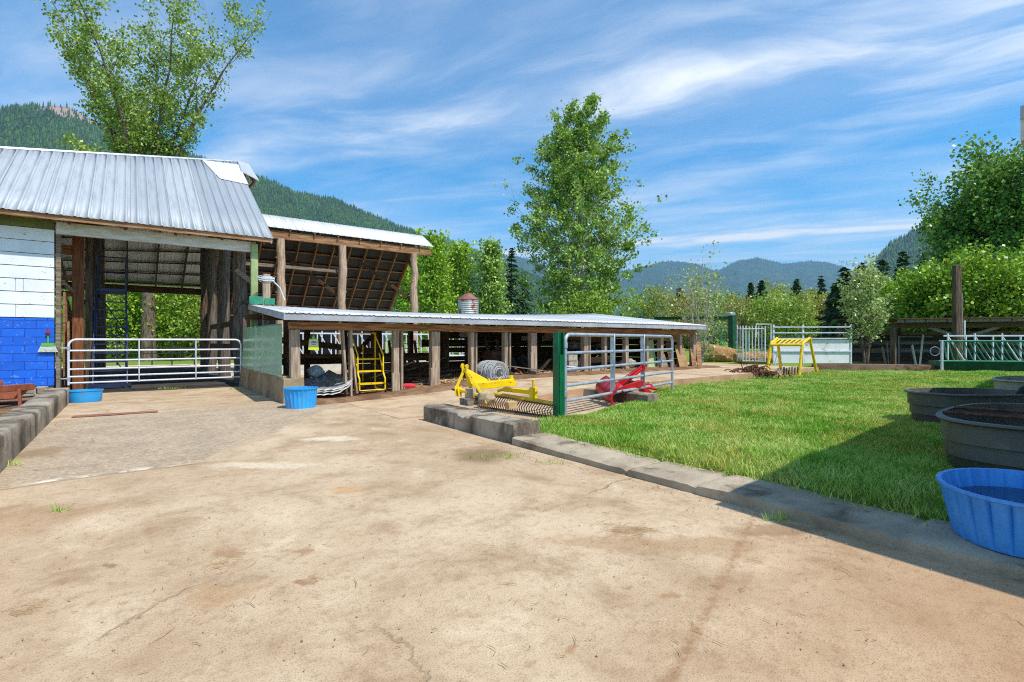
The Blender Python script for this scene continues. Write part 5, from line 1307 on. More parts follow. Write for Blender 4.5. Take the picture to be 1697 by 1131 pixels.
for i in range(9):
    a = r.uniform(-.5, .5); c = hc + np.array([r.normal(-.1, .3), r.normal(0, .2), r.uniform(.1, .32)])
    mb.bar(c - np.array([math.cos(a), math.sin(a), .1]) * r.uniform(.4, .8), c + np.array([math.cos(a), math.sin(a), .12 * r.normal()]) * r.uniform(.4, .8), .04, .012)
mb.build('bars', M['rust'], t)
mb = MB()
for i in range(8):
    q_ = G(1290 + i * 4.6, 624 - i * .3, .14); mb.box(q_ * [1, 1, 0] + Z3 * .24, (.07, .04, .36 + .03 * (i % 3)), U, V)
tag(mb.build('picket_edging', M['grey_wood'], loc=G(1305, 623, .14)), 'short row of upright boards between harrow and yellow frame', 'edging')
t = thing('trestle', 'small white folded trestle leaning by the white panel fence', 'trestle', LW(1291, 22.5, .33))
for px0, px1 in ((1284, 1289), (1298, 1290), (1294, 1291)):
    mb = MB(); mb.bar(LW(px0, 22.6, .34), LW(px1, 22.5, .98), .03, .07); mb.build('leg', M['white_steel'], t)
mb = MB(); mb.bar(LW(1286, 22.55, .72), LW(1294, 22.55, .72), .03, .05); mb.build('brace', M['white_steel'], t)

# tall pole and feed bunk
pb = LW(1585.5, 22.5, 0)
t = thing('wooden_pole', 'tall weathered square pole in front of the dark lean to', 'pole', pb)
mb = MB(); mb.box(pb + Z3 * 2.35, (.27, .24, 4.75)); mb.build('pole_body', M['dark_post'], t, bevel=.02, jit=.006)
mb = MB(); mb.box(pb + np.array([.165, -.02, 1.9]), (.05, .16, 3.2)); mb.build('side_board', M['grey_wood'], t)
mb = MB(); mb.box(pb + np.array([.3, -.05, 1.9]), (.05, .05, .8)); mb.build('bracket', M['white_steel'], t)
t = thing('feed_bunk', 'green steel feed bunk with slanted green head bars', 'feeder', (18, 19, .1))
ba, bb = np.array([16.75, 19.95, 0]), np.array([24.5, 18.6, 0]); bd = (bb - ba) / np.linalg.norm(bb - ba); bn = np.array([-bd[1], bd[0], 0]); BL_ = np.linalg.norm(bb - ba)
mb = MB(); mb.prism([ba + Z3 * .1 + bn * .12, ba + Z3 * .1 + bn * .7, ba + Z3 * .62 + bn * .85, ba + Z3 * .62], bd * BL_); mb.build('trough', M['dark_green_steel'], t)
for z in (.62, 1.4):
    mb = MB(); mb.tube([ba + Z3 * z - bd * .1, bb + Z3 * z], .035, 8); mb.build('rail', M['teal_steel'], t)
for i in range(44):
    x = .06 + i * .175
    if x > BL_: break
    top = ba + bd * x + Z3 * 1.38; low = ba + bd * (x + .42 * min(1, .35 + i * .12)) + Z3 * .64
    mb = MB(); mb.tube([top, top + (low - top) * .12 + Z3 * -.04, top + (low - top) * .85 - bd * .03, low - Z3 * 0], .022, 6); mb.build('head_bar', M['teal_steel'], t)
mb = MB(); mb.tube([ba + Z3 * .1, ba + Z3 * 1.42], .045, 8); mb.build('leg', M['white_steel'], t)
mb = MB(); mb.tube(arc(ba + Z3 * 1.0 - bd * .24, bd, Z3, .17, 0, 2 * PI, 20), .016, 6, closed=False); tag(mb.build('hose_coil', M['hose'], loc=ba + Z3 * .98 - bd * .28), 'pale hose ring hanging at the left end of the green feed bunk', 'hose')
def stanchion(name, label, A, B, z0, z1, step, m, group=None, slant=.3, every=3, r=.02):
    A, B = np.asarray(A, float), np.asarray(B, float); L = np.linalg.norm(B - A); d = (B - A) / L
    t = thing(name, label, 'feed fence', (A + B) / 2 * [1, 1, 0] + Z3 * z0, group)
    for z in (z0, z1):
        mb = MB(); mb.bar(A + Z3 * z, B + Z3 * z, .05, .06); mb.build('rail', m, t)
    n = int(L / step)
    for i in range(min(n, 90)):
        x = (i + .5) * L / min(n, 90); c = A + d * x
        if i % every == 1:
            mb = MB(); mb.tube([c - d * slant * .6 + Z3 * z1, c + d * slant * .6 + Z3 * z0], r * .9, 5); mb.build('slant_bar', m, t)
        else:
            mb = MB(); mb.tube([c + Z3 * z0, c + Z3 * (z1 + (.1 if i % every == 0 else 0))], r, 5); mb.build('bar', m, t)
    return t
stanchion('feed_stanchion', 'white head bars in the shade behind the green feed bunk', (18.2, 21.6, 0), (26, 20.6, 0), .45, 1.62, .34, M['white_steel'], slant=.6, r=.034)
stanchion('feed_stanchion', 'long white feed stanchion fence behind the low shed', W(.6, 9.6), W(14.5, 9.6), .68, 1.72, .19, M['white_steel'], slant=.5, r=.026)
o = thing('feed_kerb', 'pale concrete feed kerb under the long white stanchions', 'kerb', W(7, 9.6))
mb = MB(); mb.gbox(.6, 14.5, 9.45, 9.8, -.05, .62); mb.build('kerb_body', M['feed_kerb'], o, bevel=.02)
t = thing('grain_bin', 'small rusty corrugated grain bin with conical red top', 'bin', LW(776, 40, 0))
pr = [(.8, 0)]
for i in range(28): pr += [(.8, .1 + i * .16), (.83, .18 + i * .16)]
mb = MB(); mb.lathe(LW(776, 40, 0), pr + [(.8, 4.66)], 36); mb.build('body', M['rusty_roof'], t)
mb = MB(); mb.lathe(LW(776, 40, 4.62), [(.86, 0), (.84, .05), (.3, .42), (.28, .52), (.01, .55)], 28); mb.build('cone_roof', M['rust_red'], t)
t = thing('pipe_fence', 'dark pipe panel fence beyond the barn gateway', 'fence', LW(250, 31, 0))
for z in (.3, .65, 1.0, 1.45):
    mb = MB(); mb.tube([LW(120, 30, z), LW(340, 31, z)], .028, 6); mb.build('rail', M['black_pipe'], t)
for px in (150, 194, 252, 285, 322):
    mb = MB(); mb.tube([LW(px, 30.6, -.05), LW(px, 30.6, 1.5)], .035, 6); mb.build('post', M['black_pipe'], t)
mb = MB(); mb.tube([LW(285, 30.4, .2), LW(285, 30.4, 1.5), LW(290, 30.4, 1.62), LW(317, 30.4, 1.62), LW(322, 30.4, 1.5), LW(322, 30.4, .2)], .03, 6); mb.build('gate_hoop', M['black_pipe'], t)

# ================================================================ things in and by the barn
lb = W(-3.35, 7.3)
t = thing('rolling_ladder', 'tall dark blue rolling warehouse ladder inside the barn gateway', 'ladder', lb)
LA = lambda a, b, z: lb + U * a + V * b + Z3 * z
for a in (-.4, .4):
    mb = MB(); mb.tube([LA(a, -.5, .12), LA(a * .9, .9, 3.0), LA(a * .9, .9, 4.1)], .024, 6); mb.build('stringer', M['blue_steel'], t)
    mb = MB(); mb.tube([LA(a * .9, 1.35, .12), LA(a * .9, 1.35, 4.15)], .024, 6); mb.build('leg', M['blue_steel'], t)
    mb = MB(); mb.tube([LA(a, -.5, .5), LA(a, -.3, 1.2), LA(a * .9, .7, 3.7), LA(a * .9, 1.35, 4.15)], .018, 6); mb.build('handrail', M['blue_steel'], t)
for i in range(11):
    f = (i + .5) / 11; mb = MB(); mb.bar(LA(-.38, -.5 + 1.4 * f, .12 + 2.9 * f), LA(.38, -.5 + 1.4 * f, .12 + 2.9 * f), .16, .035); mb.build('tread', M['blue_steel'], t)
mb = MB(); mb.box(LA(0, 1.1, 3.0), (.78, .6, .1), U, V); mb.build('platform', M['blue_steel'], t)
for z0, z1 in ((.3, 1.6), (1.7, 2.9)):
    mb = MB(); mb.tube([LA(-.36, 1.35, z1), LA(.36, 1.35, z0)], .016, 5); mb.build('diagonal', M['blue_steel'], t)
for z in (.14, 3.6, 4.1):
    mb = MB(); mb.tube([LA(-.37, 1.35, z), LA(.37, 1.35, z)], .02, 5); mb.build('cross_tube', M['blue_steel'], t)
mb = MB(); mb.box(LA(0, -.5, .1), (1.0, .08, .1), U, V); mb.box(LA(0, 1.35, .1), (1.0, .08, .1), U, V); mb.build('base_bar', M['blue_steel'], t)
for a in (-.45, .45):
    for b in (-.5, 1.35):
        mb = MB(); mb.tube([LA(a, b - .025, .06), LA(a, b + .025, .06)], .06, 10); mb.build('wheel', M['rubber'], t)
# brush hanging on the corner of the blue wall
bq = W(-4.62, 5.84, 1.28)
t = thing('hanging_brush', 'pale bristled scrub brush hanging on the blue block wall corner', 'brush', bq)
mb = MB()
for i in range(16):
    x = (i - 7.5) * .017; mb.bar(bq + U * x * 1.0 + Z3 * .0, bq + U * x * 1.5 - Z3 * .17, .02, .03, V)
mb.build('bristles', M['bristle'], t)
mb = MB(); mb.box(bq + Z3 * .03, (.26, .06, .07), U, V); mb.tube([bq + Z3 * .06, bq + Z3 * .26], .015, 6); mb.build('head', M['lime'], t)
mb = MB(); mb.tube(arc(bq + Z3 * .33, U, Z3, .035, 0, 2 * PI, 10), .008, 5); mb.box(bq + Z3 * .36, (.08, .05, .07), U, V); mb.build('hanger', M['red'], t)
# cinder block, plate, tubs
def cinder(label, c, du, dv, hgt=.19, L=.39, Wd=.19):
    t = thing('cinder_block', label, 'block', c); mb = MB(); du, dv = np.asarray(du, float), np.asarray(dv, float)
    for f in (-.5, 0, .5):
        mb.box(c + du * f * (L - .03) + Z3 * hgt / 2, (.03, Wd, hgt), du, dv)
    for f in (-.5, .5):
        for k in (-.25, .25): mb.box(c + dv * f * (Wd - .03) + du * k * (L - .03) + Z3 * hgt / 2, ((L - .03) / 2 - .03, .03, hgt), du, dv)
    mb.build('block_body', M['cinder'], t); return t
o_ = W(-4.78, 5.1, .05)
t = thing('cinder_block', 'hollow grey block lying below the blue wall with its holes showing', 'block', o_)
mb = MB()
for f in (-.5, 0, .5): mb.box(o_ + U * f * .42 + Z3 * .1, (.035, .3, .2), U, V)
for z in (.015, .185): mb.box(o_ + Z3 * z, (.4, .3, .03), U, V)
mb.build('block_body', M['cinder'], t)
pa, pb_ = G(118, 694), G(262, 684.5)
t_ = MB(); dd = (pb_ - pa) / np.linalg.norm(pb_ - pa); dn = np.array([-dd[1], dd[0], 0])
t_.prism([pa + Z3 * .008, pb_ + Z3 * .008, pb_ + dn * .2 + Z3 * .008, pa + dn * .24 + Z3 * .008], Z3 * .012)
tag(t_.build('steel_plate', M['plate'], loc=(pa + pb_) / 2, bevel=.003), 'flat rusty brown steel plate lying on the yard', 'plate')
def tub(name, label, c, a, b, h, m, rot=0, scal=0, k=18, rim=.03, water=None, wm='blue_water', taper=.9, ex=2.0, cat='tub', steps=False, n=96):
    t = thing(name, label, cat, c)
    c = np.asarray(c, float)
    if scal:
        def mod(ang, i):
            fade = [0, .6, 1, 1, .35, .25, .25, .25][i] if i < 8 else .5
            return -scal * (np.abs(np.cos(ang * k / 2)) ** .8 if n < 250 else np.exp(-(np.sin(ang * k / 2) / .30) ** 2)) * fade
    else: mod = None
    if steps:
        pr = [(taper * .97, .0), (taper * 1.0, .05), (taper * 1.02, h * .28), (taper * 1.02 + .035, h * .30), (taper + .045, h * .56), (taper + .08, h * .58), (.985, h * .93), (1.03, h * .935), (1.045, h * .965), (1.03, h), (.965, h), (.95, h * .9), (taper * .93, .06)]
    else:
        pr = [(taper * .96, 0), (taper * .98, .02), (taper + (1 - taper) * .5, h * .55), (.985, h * .84), (1.0, h * .93), (1.035, h * .95), (1.035, h), (.975, h), (.965, h * .9), (taper * .93, .03)]
    mb = MB(); mb.lathe(c, pr, n, a, b, rot, mod, ex)
    mb.disc(c + Z3 * .03, taper * .94, n, a, b, rot, ex); mb.build('shell', M[m], t, ang=45)
    if water:
        mb = MB(); mb.disc(c + Z3 * water, taper * .92 + (1 - taper) * water / h * .6, n, a, b, rot, ex); mb.build('water', M[wm], t)
    return t
tub('water_tub', 'low plain blue tub by the end of the left wall', G(140.5, 666.5), .335, .29, .27, 'blue_tub', TH, 0, water=.1, taper=.93)
tub('water_tub', 'fluted blue tub in front of the low shed corner', G(498.5, 676), .335, .31, .42, 'blue_tub', TH, .06, 24, water=.16, taper=.9, n=240)
tub('water_tub', 'large fluted blue tub half full of water in the shaded right foreground', np.array([3.41, 3.38, .095]), .54, .45, .345, 'pale_blue_tub', TH, .06, 26, water=.23, taper=.88, n=260)
tA = tub('stock_tank', 'black oval stock tank on the lawn farthest left of the dark tanks', np.array([7.12, 8.0, .12]), .86, .56, .50, 'black_tub', R(8), water=None, ex=2.4, taper=.9, steps=True, cat='trough', n=120)
tB = tub('stock_tank', 'big black stock tank with two rusty bars across it', np.array([5.42, 5.30, .11]), 1.2, .68, .53, 'black_tub', TH, water=.38, wm='water', ex=2.7, taper=.91, steps=True, cat='trough', n=120)
mb = MB(); cB = np.array([5.42, 5.30, .11])
for x, y in ((-.55, .0), (.05, .12)):
    b = MB(); b.tube([cB + U * (x - .02) + V * (.66 - abs(x) * .06) + Z3 * .535, cB + U * (x + .15) - V * .68 + Z3 * .535], .018, 8)
    tag(b.build('rusty_rod', M['rust'], loc=cB + Z3 * .475), 'rusty rod nearest the camera across the big black tank' if x < 0 else 'rusty rod farther back across the big black tank', 'rod')
mb = MB(); r = np.random.default_rng(2)
for i in range(220):
    q_ = cB + U * r.uniform(-.9, .3) + V * r.normal(-.2, .18) + Z3 * (.385); s_a = r.uniform(.01, .03); a = r.uniform(0, PI)
    mb.add([q_ + s_a * np.array([math.cos(a + k * 2.09), math.sin(a + k * 2.09), 0]) + Z3 * .002 for k in range(3)], None, [[0, 1, 2]])
tag(mb.build('algae', M['algae'], smooth_=False), 'floating green scum on the tank water', 'algae', kind='stuff')
for k, (x, L_) in enumerate(((-.62, .34), (-.18, .34), (.3, .34))):
    for sg in (-1,):
        mb = MB(); pz = []
        for u_ in np.linspace(-.5, .5, 7):
            xx = x + u_ * L_
            yy = -.68 * (1 - abs(xx / 1.2) ** 2.7) ** (1 / 2.7)
            pz.append((xx, yy))
        rows = [[cB + U * a * .955 + V * (b * .955 - .012) + Z3 * .19 for a, b in pz], [cB + U * a + V * (b - .02) + Z3 * .22 for a, b in pz], [cB + U * a * 1.01 + V * (b * 1.0 - .015) + Z3 * .47 for a, b in pz], [cB + U * a * .97 + V * b * .95 + Z3 * .49 for a, b in pz]]
        mb.grid(np.array(rows)); mb.build('side_panel', M['black_tub'], tB)
tub('stock_tank', 'light grey stock tank at the right edge behind the black tanks', np.array([10.75, 10.5, .13]), 1.1, .6, .50, 'grey_tub', TH, ex=2.5, taper=.9, steps=True, cat='trough', n=100)
mb = MB(); mb.tube(arc(np.array([7.88, 7.85, .33]), np.array([.6, .25, 0]), Z3, .34, PI * .95, -.2, 10), .055, 10)
tag(mb.build('drain_hose', M['rubber'], loc=np.array([7.9, 7.85, .3])), 'thick black hose arching over the rim of the black oval tank', 'hose')

# orange machine behind the left wall
mc = W(-5.0, 1.2, 0)
t = thing('farm_implement', 'rusty orange farm implement with dark wheel behind the low wall', 'machine', mc)
MC = lambda a, b, z: mc + U * a + V * b + Z3 * z
mb = MB(); mb.prism([MC(-1.4, 2.0, .12), MC(.1, 2.0, .12), MC(.3, 2.0, .36), MC(-1.4, 2.0, .42)], V * .9); mb.build('body', M['rust_paint'], t, bevel=.02)
mb = MB(); mb.bar(MC(-1.2, -1.2, .5), MC(.35, 2.1, .38), .14, .14); mb.bar(MC(-1.5, -.3, .75), MC(.05, .7, .55), .2, .16); mb.build('beam', M['rust_paint'], t, bevel=.01)
mb = MB(); mb.box(MC(-.35, .35, .62), (.5, .3, .18), (U + V * .6) / 1.166, (V - U * .6) / 1.166); mb.build('bracket', M['rust_paint'], t, bevel=.01)
mb = MB(); mb.bar(MC(.32, .9, -.02), MC(.3, .9, .42), .07, .05); mb.build('stand', M['rust_paint'], t)
cw = MC(-.2, -.1, .3)
mb = MB(); mb.tube(arc(cw, V, Z3, .27, 0, 2 * PI, 25)[:-1], .10, 10, closed=True); wh = mb.build('wheel', M['rubber'], t)
mb = MB(); mb.tube([cw - U * .06, cw + U * .06], .19, 16); mb.build('rim', M['white_steel'], wh)
# ================================================================ landscape rake on blocks
t = thing('landscape_rake', 'bright yellow tractor rake with curved tines propped on blocks', 'rake', (-.1, 9.3, .1))
hx = np.array([-.82, 9.0, 0])                                      # foot of the hitch
q1, q2 = P(756, 646, 9.0), P(800, 657, 8.75)                       # lower link bar ends
apex = P(770, 610, 9.05)
mb = MB(); mb.bar(q1, q2, .07, .05); mb.build('link_bar', M['yellow'], t, bevel=.006)
for q_, nm in ((q1, 0), (q2, 1)):
    dq = (q2 - q1) / np.linalg.norm(q2 - q1)
    for s_2 in (-.03, .03):
        mb = MB(); mb.prism([q_ + dq * s_2 + np.array([0, -.06, .05]), q_ + dq * s_2 + np.array([.02, -.10, -.10]), q_ + dq * s_2 + np.array([.06, -.04, -.13]), q_ + dq * s_2 + np.array([.06, .05, .05])], dq * .014); mb.build('lug', M['yellow'], t)
    mb = MB(); mb.bar(q_ + Z3 * .02, apex - Z3 * .02, .05, .022, np.array([0, 1, 0])); mb.build('hitch_arm', M['yellow'], t, bevel=.003)
dq = (q2 - q1) / np.linalg.norm(q2 - q1)
for s_2 in (-.045, .045):
    mb = MB(); mb.tube([apex + dq * (s_2 - .012) + Z3 * .02, apex + dq * (s_2 + .012) + Z3 * .02], .045, 14); mb.bar(apex + dq * s_2 - Z3 * .16, apex + dq * s_2 + Z3 * .02, .02, .06, np.array([0, 1, 0])); mb.build('clevis', M['yellow'], t)
bm0, bm1 = P(787, 641, 9.1), P(852, 634, 9.55)
mb = MB(); mast_b = P(783, 652, 9.05)
mb.prism([apex - Z3 * .02 - dq * .03, mast_b - dq * .05, mast_b + dq * .06, apex - Z3 * .02 + dq * .03], np.array([.02, .06, 0])); mb.build('mast', M['yellow'], t, bevel=.004)
db = (bm1 - bm0) / np.linalg.norm(bm1 - bm0)
mb = MB(); mb.prism([apex + np.array([.03, .05, -.02]), apex + np.array([.06, .08, -.04]), bm0 + db * .32 + Z3 * .06, bm0 + db * .1 - Z3 * .06, bm0 - Z3 * .08], np.array([.01, .012, 0])); mb.build('gusset', M['yellow'], t)
mb = MB(); mb.bar(bm0 - db * .08, bm1, .13, .13); mb.build('boom', M['yellow'], t, bevel=.008)
for f in (.35, .6, .92):
    mb = MB(); mb.tube([bm0 + (bm1 - bm0) * f + Z3 * .06, bm0 + (bm1 - bm0) * f + Z3 * (.11 if f < .9 else .13)], .022 if f < .9 else .04, 8); mb.build('pin', M['yellow'], t)
for f in (.2, .45, .8):
    mb = MB(); c_ = bm0 + (bm1 - bm0) * f; mb.tube([c_ - np.array([.05, .075, 0]), c_ - np.array([.06, .09, 0])], .018, 6); mb.build('bolt', M['dark_metal'], t)
mb = MB(); mb.tube([q1 - dq * .09 - Z3 * .02, q1 + dq * .07 - Z3 * .02], .016, 8); mb.tube([q2 - dq * .07 - Z3 * .02, q2 + dq * .09 - Z3 * .02], .016, 8); mb.build('hitch_pin', M['dark_metal'], t)
tb0, tb1 = P(800, 651, 10.1), P(926, 672, 8.75)
k0, k1 = P(836, 646, 9.6), P(884, 651, 9.2)
mb = MB(); mb.bar(k0, k1, .08, .08); mb.bar(P(824, 649, 9.6), k0, .06, .05); mb.build('swivel_arm', M['yellow'], t, bevel=.006)
mb = MB(); mb.box((k1 + P(884, 657, 9.2)) / 2 + Z3 * .02, (.12, .10, .2), db, np.array([-db[1], db[0], 0])); mb.box(k1 + Z3 * .14, (.045, .03, .18)); mb.build('bracket', M['yellow'], t, bevel=.006)
mb = MB(); mb.tube([tb0, tb1], .045, 10); mb.build('rake_bar', M['yellow_worn'], t)
rd_ = (tb1 - tb0); RL = np.linalg.norm(rd_); rd_ = rd_ / RL; rn = np.array([-rd_[1], rd_[0], 0]); 
for i in range(32):
    c = tb0 + rd_ * (RL * (i + .5) / 32)
    hgt = c[2] - .09
    pts = [c + rn * .03, c - rn * .12 - Z3 * hgt * .12, c - rn * .20 - Z3 * hgt * .45, c - rn * .17 - Z3 * hgt * .8, c - rn * .06 - Z3 * hgt]
    mb = MB(); mb.tube(np.array(pts), .011, 5); mb.build('tine', M['tine'], t)
zb_ = .30
c1 = P(785, 659, 8.92); 
def wblock(label, c, sz, rot, m='post', name='wood_block'):
    a = np.array([math.cos(rot), math.sin(rot), 0]); b = np.array([-a[1], a[0], 0]); mb = MB(); mb.box(c, sz, a, b)
    return tag(mb.build(name, M[m], loc=np.asarray(c) - Z3 * sz[2] / 2, bevel=.008, jit=.004), label, 'block')
bz = c1 * [1, 1, 0]
wblock('upper grey wood block directly under the yellow rake hitch', bz + Z3 * .50, (.24, .2, .17), .9)
wblock('lower wood block resting on the stained concrete wall', bz + Z3 * .355 + np.array([-.03, -.02, 0]), (.36, .24, .11), .7, 'grey_wood')
wblock('small tan sawn block on the concrete wall by the tines', P(847, 679, 8.3) * [1, 1, 0] + Z3 * .36, (.16, .13, .12), .5, 'tan_block')
def rock(name, label, c, r, m, seed, sq=(1, 1, .8), cat='rock'):
    a = np.linspace(0, 2 * PI, 15)[:-1]; ph = np.linspace(-PI / 2, PI / 2, 9); g = []
    for p_ in ph:
        n1 = 1 + .7 * (fbm(np.cos(a) * np.cos(p_) * 1.6 + seed, np.sin(a) * np.cos(p_) * 1.6 + np.sin(p_) * 2, seed) - .5)
        ring = np.stack([np.cos(a) * np.cos(p_) * sq[0] * r * n1, np.sin(a) * np.cos(p_) * sq[1] * r * n1, np.full_like(a, np.sin(p_)) * sq[2] * r * n1], 1) + c
        g.append(np.concatenate([ring, ring[:1]]))
    mb = MB(); mb.grid(np.array(g)); return tag(mb.build(name, M[m], loc=c, ang=40), label, cat)
rock('rock', 'angular tan rock wedged under the rake beside the wood blocks', P(806, 672, 8.75) * [1, 1, 0] + Z3 * .41, .15, 'stone', 4, (1.1, .8, .9))

# red rear blade in the pit
t = thing('rear_blade', 'red tractor rear blade with upright arm lying behind the silver gate', 'blade', G(1017, 672, .1))
f0 = G(1014, 671, .09); f1 = P(999, 634, 11.0); 
bl0, bl1 = G(1018, 674, .09), P(996, 640, 11.6)
bdir = np.array([-.12, 1, 0]); bdir /= np.linalg.norm(bdir)
rows = []
for k in np.linspace(0, 1, 7):
    zc_ = .09 + .40 * k; off = -.16 * (1 - (2 * k - 1) ** 2) + .12 * k
    rows.append([G(1022, 674, .09) * [1, 1, 0] + np.array([off, 0, 0]) + bdir * x + Z3 * (zc_ + .12 * x) for x in np.linspace(-.05, 1.05, 5)])
mb = MB(); mb.grid(np.array(rows)); b5 = mb.build('mouldboard', M['red'], t); so = b5.modifiers.new('thick', 'SOLIDIFY'); so.thickness = .03
e0 = P(1010, 645, 10.9)
mb = MB(); mb.bar(P(1008, 650, 10.7), P(1062, 636, 11.4), .14, .14); mb.bar(P(1036, 634, 11.2), P(1078, 642, 11.9), .11, .12); mb.build('main_beam', M['red'], t, bevel=.008)
mb = MB(); mb.bar(P(1022, 640, 11.0), P(1066, 609, 11.5), .05, .12); mb.bar(P(1026, 646, 10.9), P(1064, 612, 11.4), .04, .05); mb.build('upper_arm', M['red'], t, bevel=.005)
mb = MB(); mb.box(P(1066, 610, 11.5), (.05, .14, .12)); mb.box(P(1014, 628, 10.9), (.03, .14, .22)); mb.build('hitch_plate', M['red'], t)
mb = MB(); mb.bar(P(1064, 646, 11.6), P(1074, 652, 11.7), .2, .08); mb.tube([P(1058, 640, 11.6), P(1088, 646, 11.8)], .03, 8); mb.build('lower_link', M['red'], t)
mb = MB()
for i in range(4): mb.tube([P(1008 + i * 8, 655 - i * 2, 10.55), P(1008 + i * 8, 655 - i * 2, 10.7)], .018, 8)
mb.build('bolts', M['dark_metal'], t)

# ================================================================ things in the low shed
LZ = lambda s: float(lane_z(s))
t = thing('step_ladder', 'yellow three step rolling stair standing in the shed front', 'steps', W(2.0, .3, LZ(2)))
Y0 = lambda a, b, z: W(1.62 + a, -.05 + b, .10 + z)
for a in (0, .66):
    mb = MB(); mb.tube([Y0(a, .0, .06), Y0(a, .0, .36), Y0(a, .06, .42), Y0(a, .38, .98)], .02, 8); mb.build('stringer', M['yellow'], t)
    mb = MB(); mb.tube([Y0(a, .66, .06), Y0(a, .66, 1.0), Y0(a, .66, 1.52)], .02, 8); mb.build('leg', M['yellow'], t)
    mb = MB(); mb.tube([Y0(a, .12, .45), Y0(a, .12, .95), Y0(a - .06 if a == 0 else a - .1, .5, 1.52), Y0(a * .9, .66, 1.52)], .018, 8); mb.build('handrail', M['yellow'], t)
    mb = MB(); mb.tube([Y0(a, -.02, .06), Y0(a, .7, .06)], .02, 8); mb.build('base_rail', M['yellow_worn'], t)
for i in range(3):
    mb = MB(); mb.box(Y0(.33, .08 + i * .2, .24 + i * .3), (.66, .22, .035), U, V); mb.build('step', M['yellow'], t)
mb = MB(); mb.tube([Y0(0, 0, .08), Y0(.66, 0, .08)], .015, 6); mb.tube([Y0(.33, .66, .1), Y0(.33, .66, 1.2)], .012, 6); mb.tube([Y0(0, .66, 1.5), Y0(.6, .66, 1.5)], .015, 6); mb.build('cross_tube', M['yellow'], t)
for a in (0, .66):
    for b in (-.03, .68):
        mb = MB(); mb.tube([Y0(a - .015, b, .045), Y0(a + .015, b, .045)], .045, 10); mb.build('wheel', M['rubber'], t)
# bent roofing sheets
def bent_sheet(label, s0, s1, w0, w1, z, seed, m='galv'):
    rr = np.random.default_rng(seed); nx = 46
    x = np.linspace(0, 1, nx); zz_ = z + .02 * np.abs(np.sin(x * PI * 5.5)) + .38 * np.clip(x - .62, 0, 1) ** 1.4 * 2.2 + .06 * np.clip(.25 - x, 0, 1) * 3
    rows = []
    for k in np.linspace(0, 1, 8):
        rows.append([W(s0 + (s1 - s0) * xx * (1 - .06 * k) + rr.normal(0, .006) + .15 * k, w0 + (w1 - w0) * k + .08 * (xx - .5) * (1 - k), zv + .10 * k + .03 * math.sin(k * 4 + seed)) for xx, zv in zip(x, zz_)])
    mb = MB(); mb.grid(np.array(rows)); o = mb.build('roofing_sheet', M[m], loc=W((s0 + s1) / 2, (w0 + w1) / 2, z), ang=60)
    so = o.modifiers.new('thick', 'SOLIDIFY'); so.thickness = .008
    return tag(o, label, 'sheet', 'bent roofing sheets piled under the shed')
M['scrap_sheet'] = mat('scrap_sheet_metal', lin(204, 202, 196), lin(168, 164, 156), 2, .5, metal=.2, bump=.1, stain=(lin(150, 130, 80), 5, .6, .7))
for i, (lab, m) in enumerate([('bottom curled roofing sheet of the pile by the blue tub', 'scrap_sheet'), ('second curled roofing sheet from the bottom of the pile', 'scrap_sheet'), ('third curled roofing sheet with yellowed edge in the pile', 'scrap_sheet'), ('topmost curled grey roofing sheet of the pile', 'galv')]):
    bent_sheet(lab, .32 + .03 * i, 1.36 + .03 * i, -.28 + .06 * i, 2.1, .15 + .035 * i, i, m)
rock('plastic_bundle', 'crumpled white and black plastic bundle behind the curled sheets', W(1.2, 2.15, .55), .2, 'white_steel', 7, (1.2, .8, .9), 'bundle')
o = rock('red_cloth', 'crumpled red cloth on the dirt beside a shed post', W(2.95, .1, LZ(2.9) + .09), .17, 'red_tarp', 9, (1.4, .7, .6), 'cloth')
# roll of fence wire
rc = P(816, 619, 14.75); ax = np.array([-.62, .78, 0.0]); ax /= np.linalg.norm(ax); ay = np.cross(Z3, ax)
t = thing('wire_roll', 'big roll of galvanised fence wire on the shed floor', 'wire roll', rc * [1, 1, 0] + Z3 * (LZ(5.4)))
mb = MB()
for i in range(26):
    for rad in ((.345, .29) if i % 2 else (.345, .22, .15)):
        c = rc + ax * (-.35 + i * .032 + RNG.normal(0, .008)); mb.tube(arc(c, ay, Z3, rad * RNG.uniform(.93, 1.05), 0, 2 * PI, 26)[:-1], .010, 4, closed=True)
for k in range(22):
    a = k * 2 * PI / 22; mb.tube([rc + ax * -.35 + (ay * math.cos(a) + Z3 * math.sin(a)) * .345, rc + ax * .46 + (ay * math.cos(a + .3) + Z3 * math.sin(a + .3)) * .345], .005, 4)
mb.build('wire', M['wire'], t)
mb = MB(); hc2 = P(836, 610, 15.5); mb.tube(arc(hc2, U * .55, Z3, .36, -1.0, 1.2, 14), .025, 8); mb.tube([hc2 + U * .19, hc2 + U * .0], .012, 6)
tag(mb.build('hoop', M['hose'], loc=hc2), 'bluish grey metal hoop standing beside the wire roll', 'hoop')
mb = MB(); hh = P(862, 622, 15.2); mb.tube(np.array([P(853, 612, 15.4), P(860, 614, 15.3), P(866, 622, 15.2), P(876, 627, 15.1)]), .022, 8); tag(mb.build('bent_pipe', M['rust_paint'], loc=hh), 'short bent pinkish pipe near the wire roll', 'pipe')
def plank(label, a, b, wd, th, m, name='loose_board'):
    mb = MB(); mb.bar(a, b, wd, th); return tag(mb.build(name, M[m], loc=(np.asarray(a) + np.asarray(b)) / 2), label, 'board')
plank('leaning light board behind the green gate post', W(7.75, .5, .38), W(8.6, .9, .78), .1, .03, 'tan_block')
plank('pale board lying on the dirt left of the wire roll', W(3.9, .25, .27), W(4.8, .7, .30), .12, .03, 'tan_block')
plank('thin grey board lying just right of the red cloth', W(3.0, .5, .2), W(3.75, .2, .27), .09, .03, 'grey_wood')
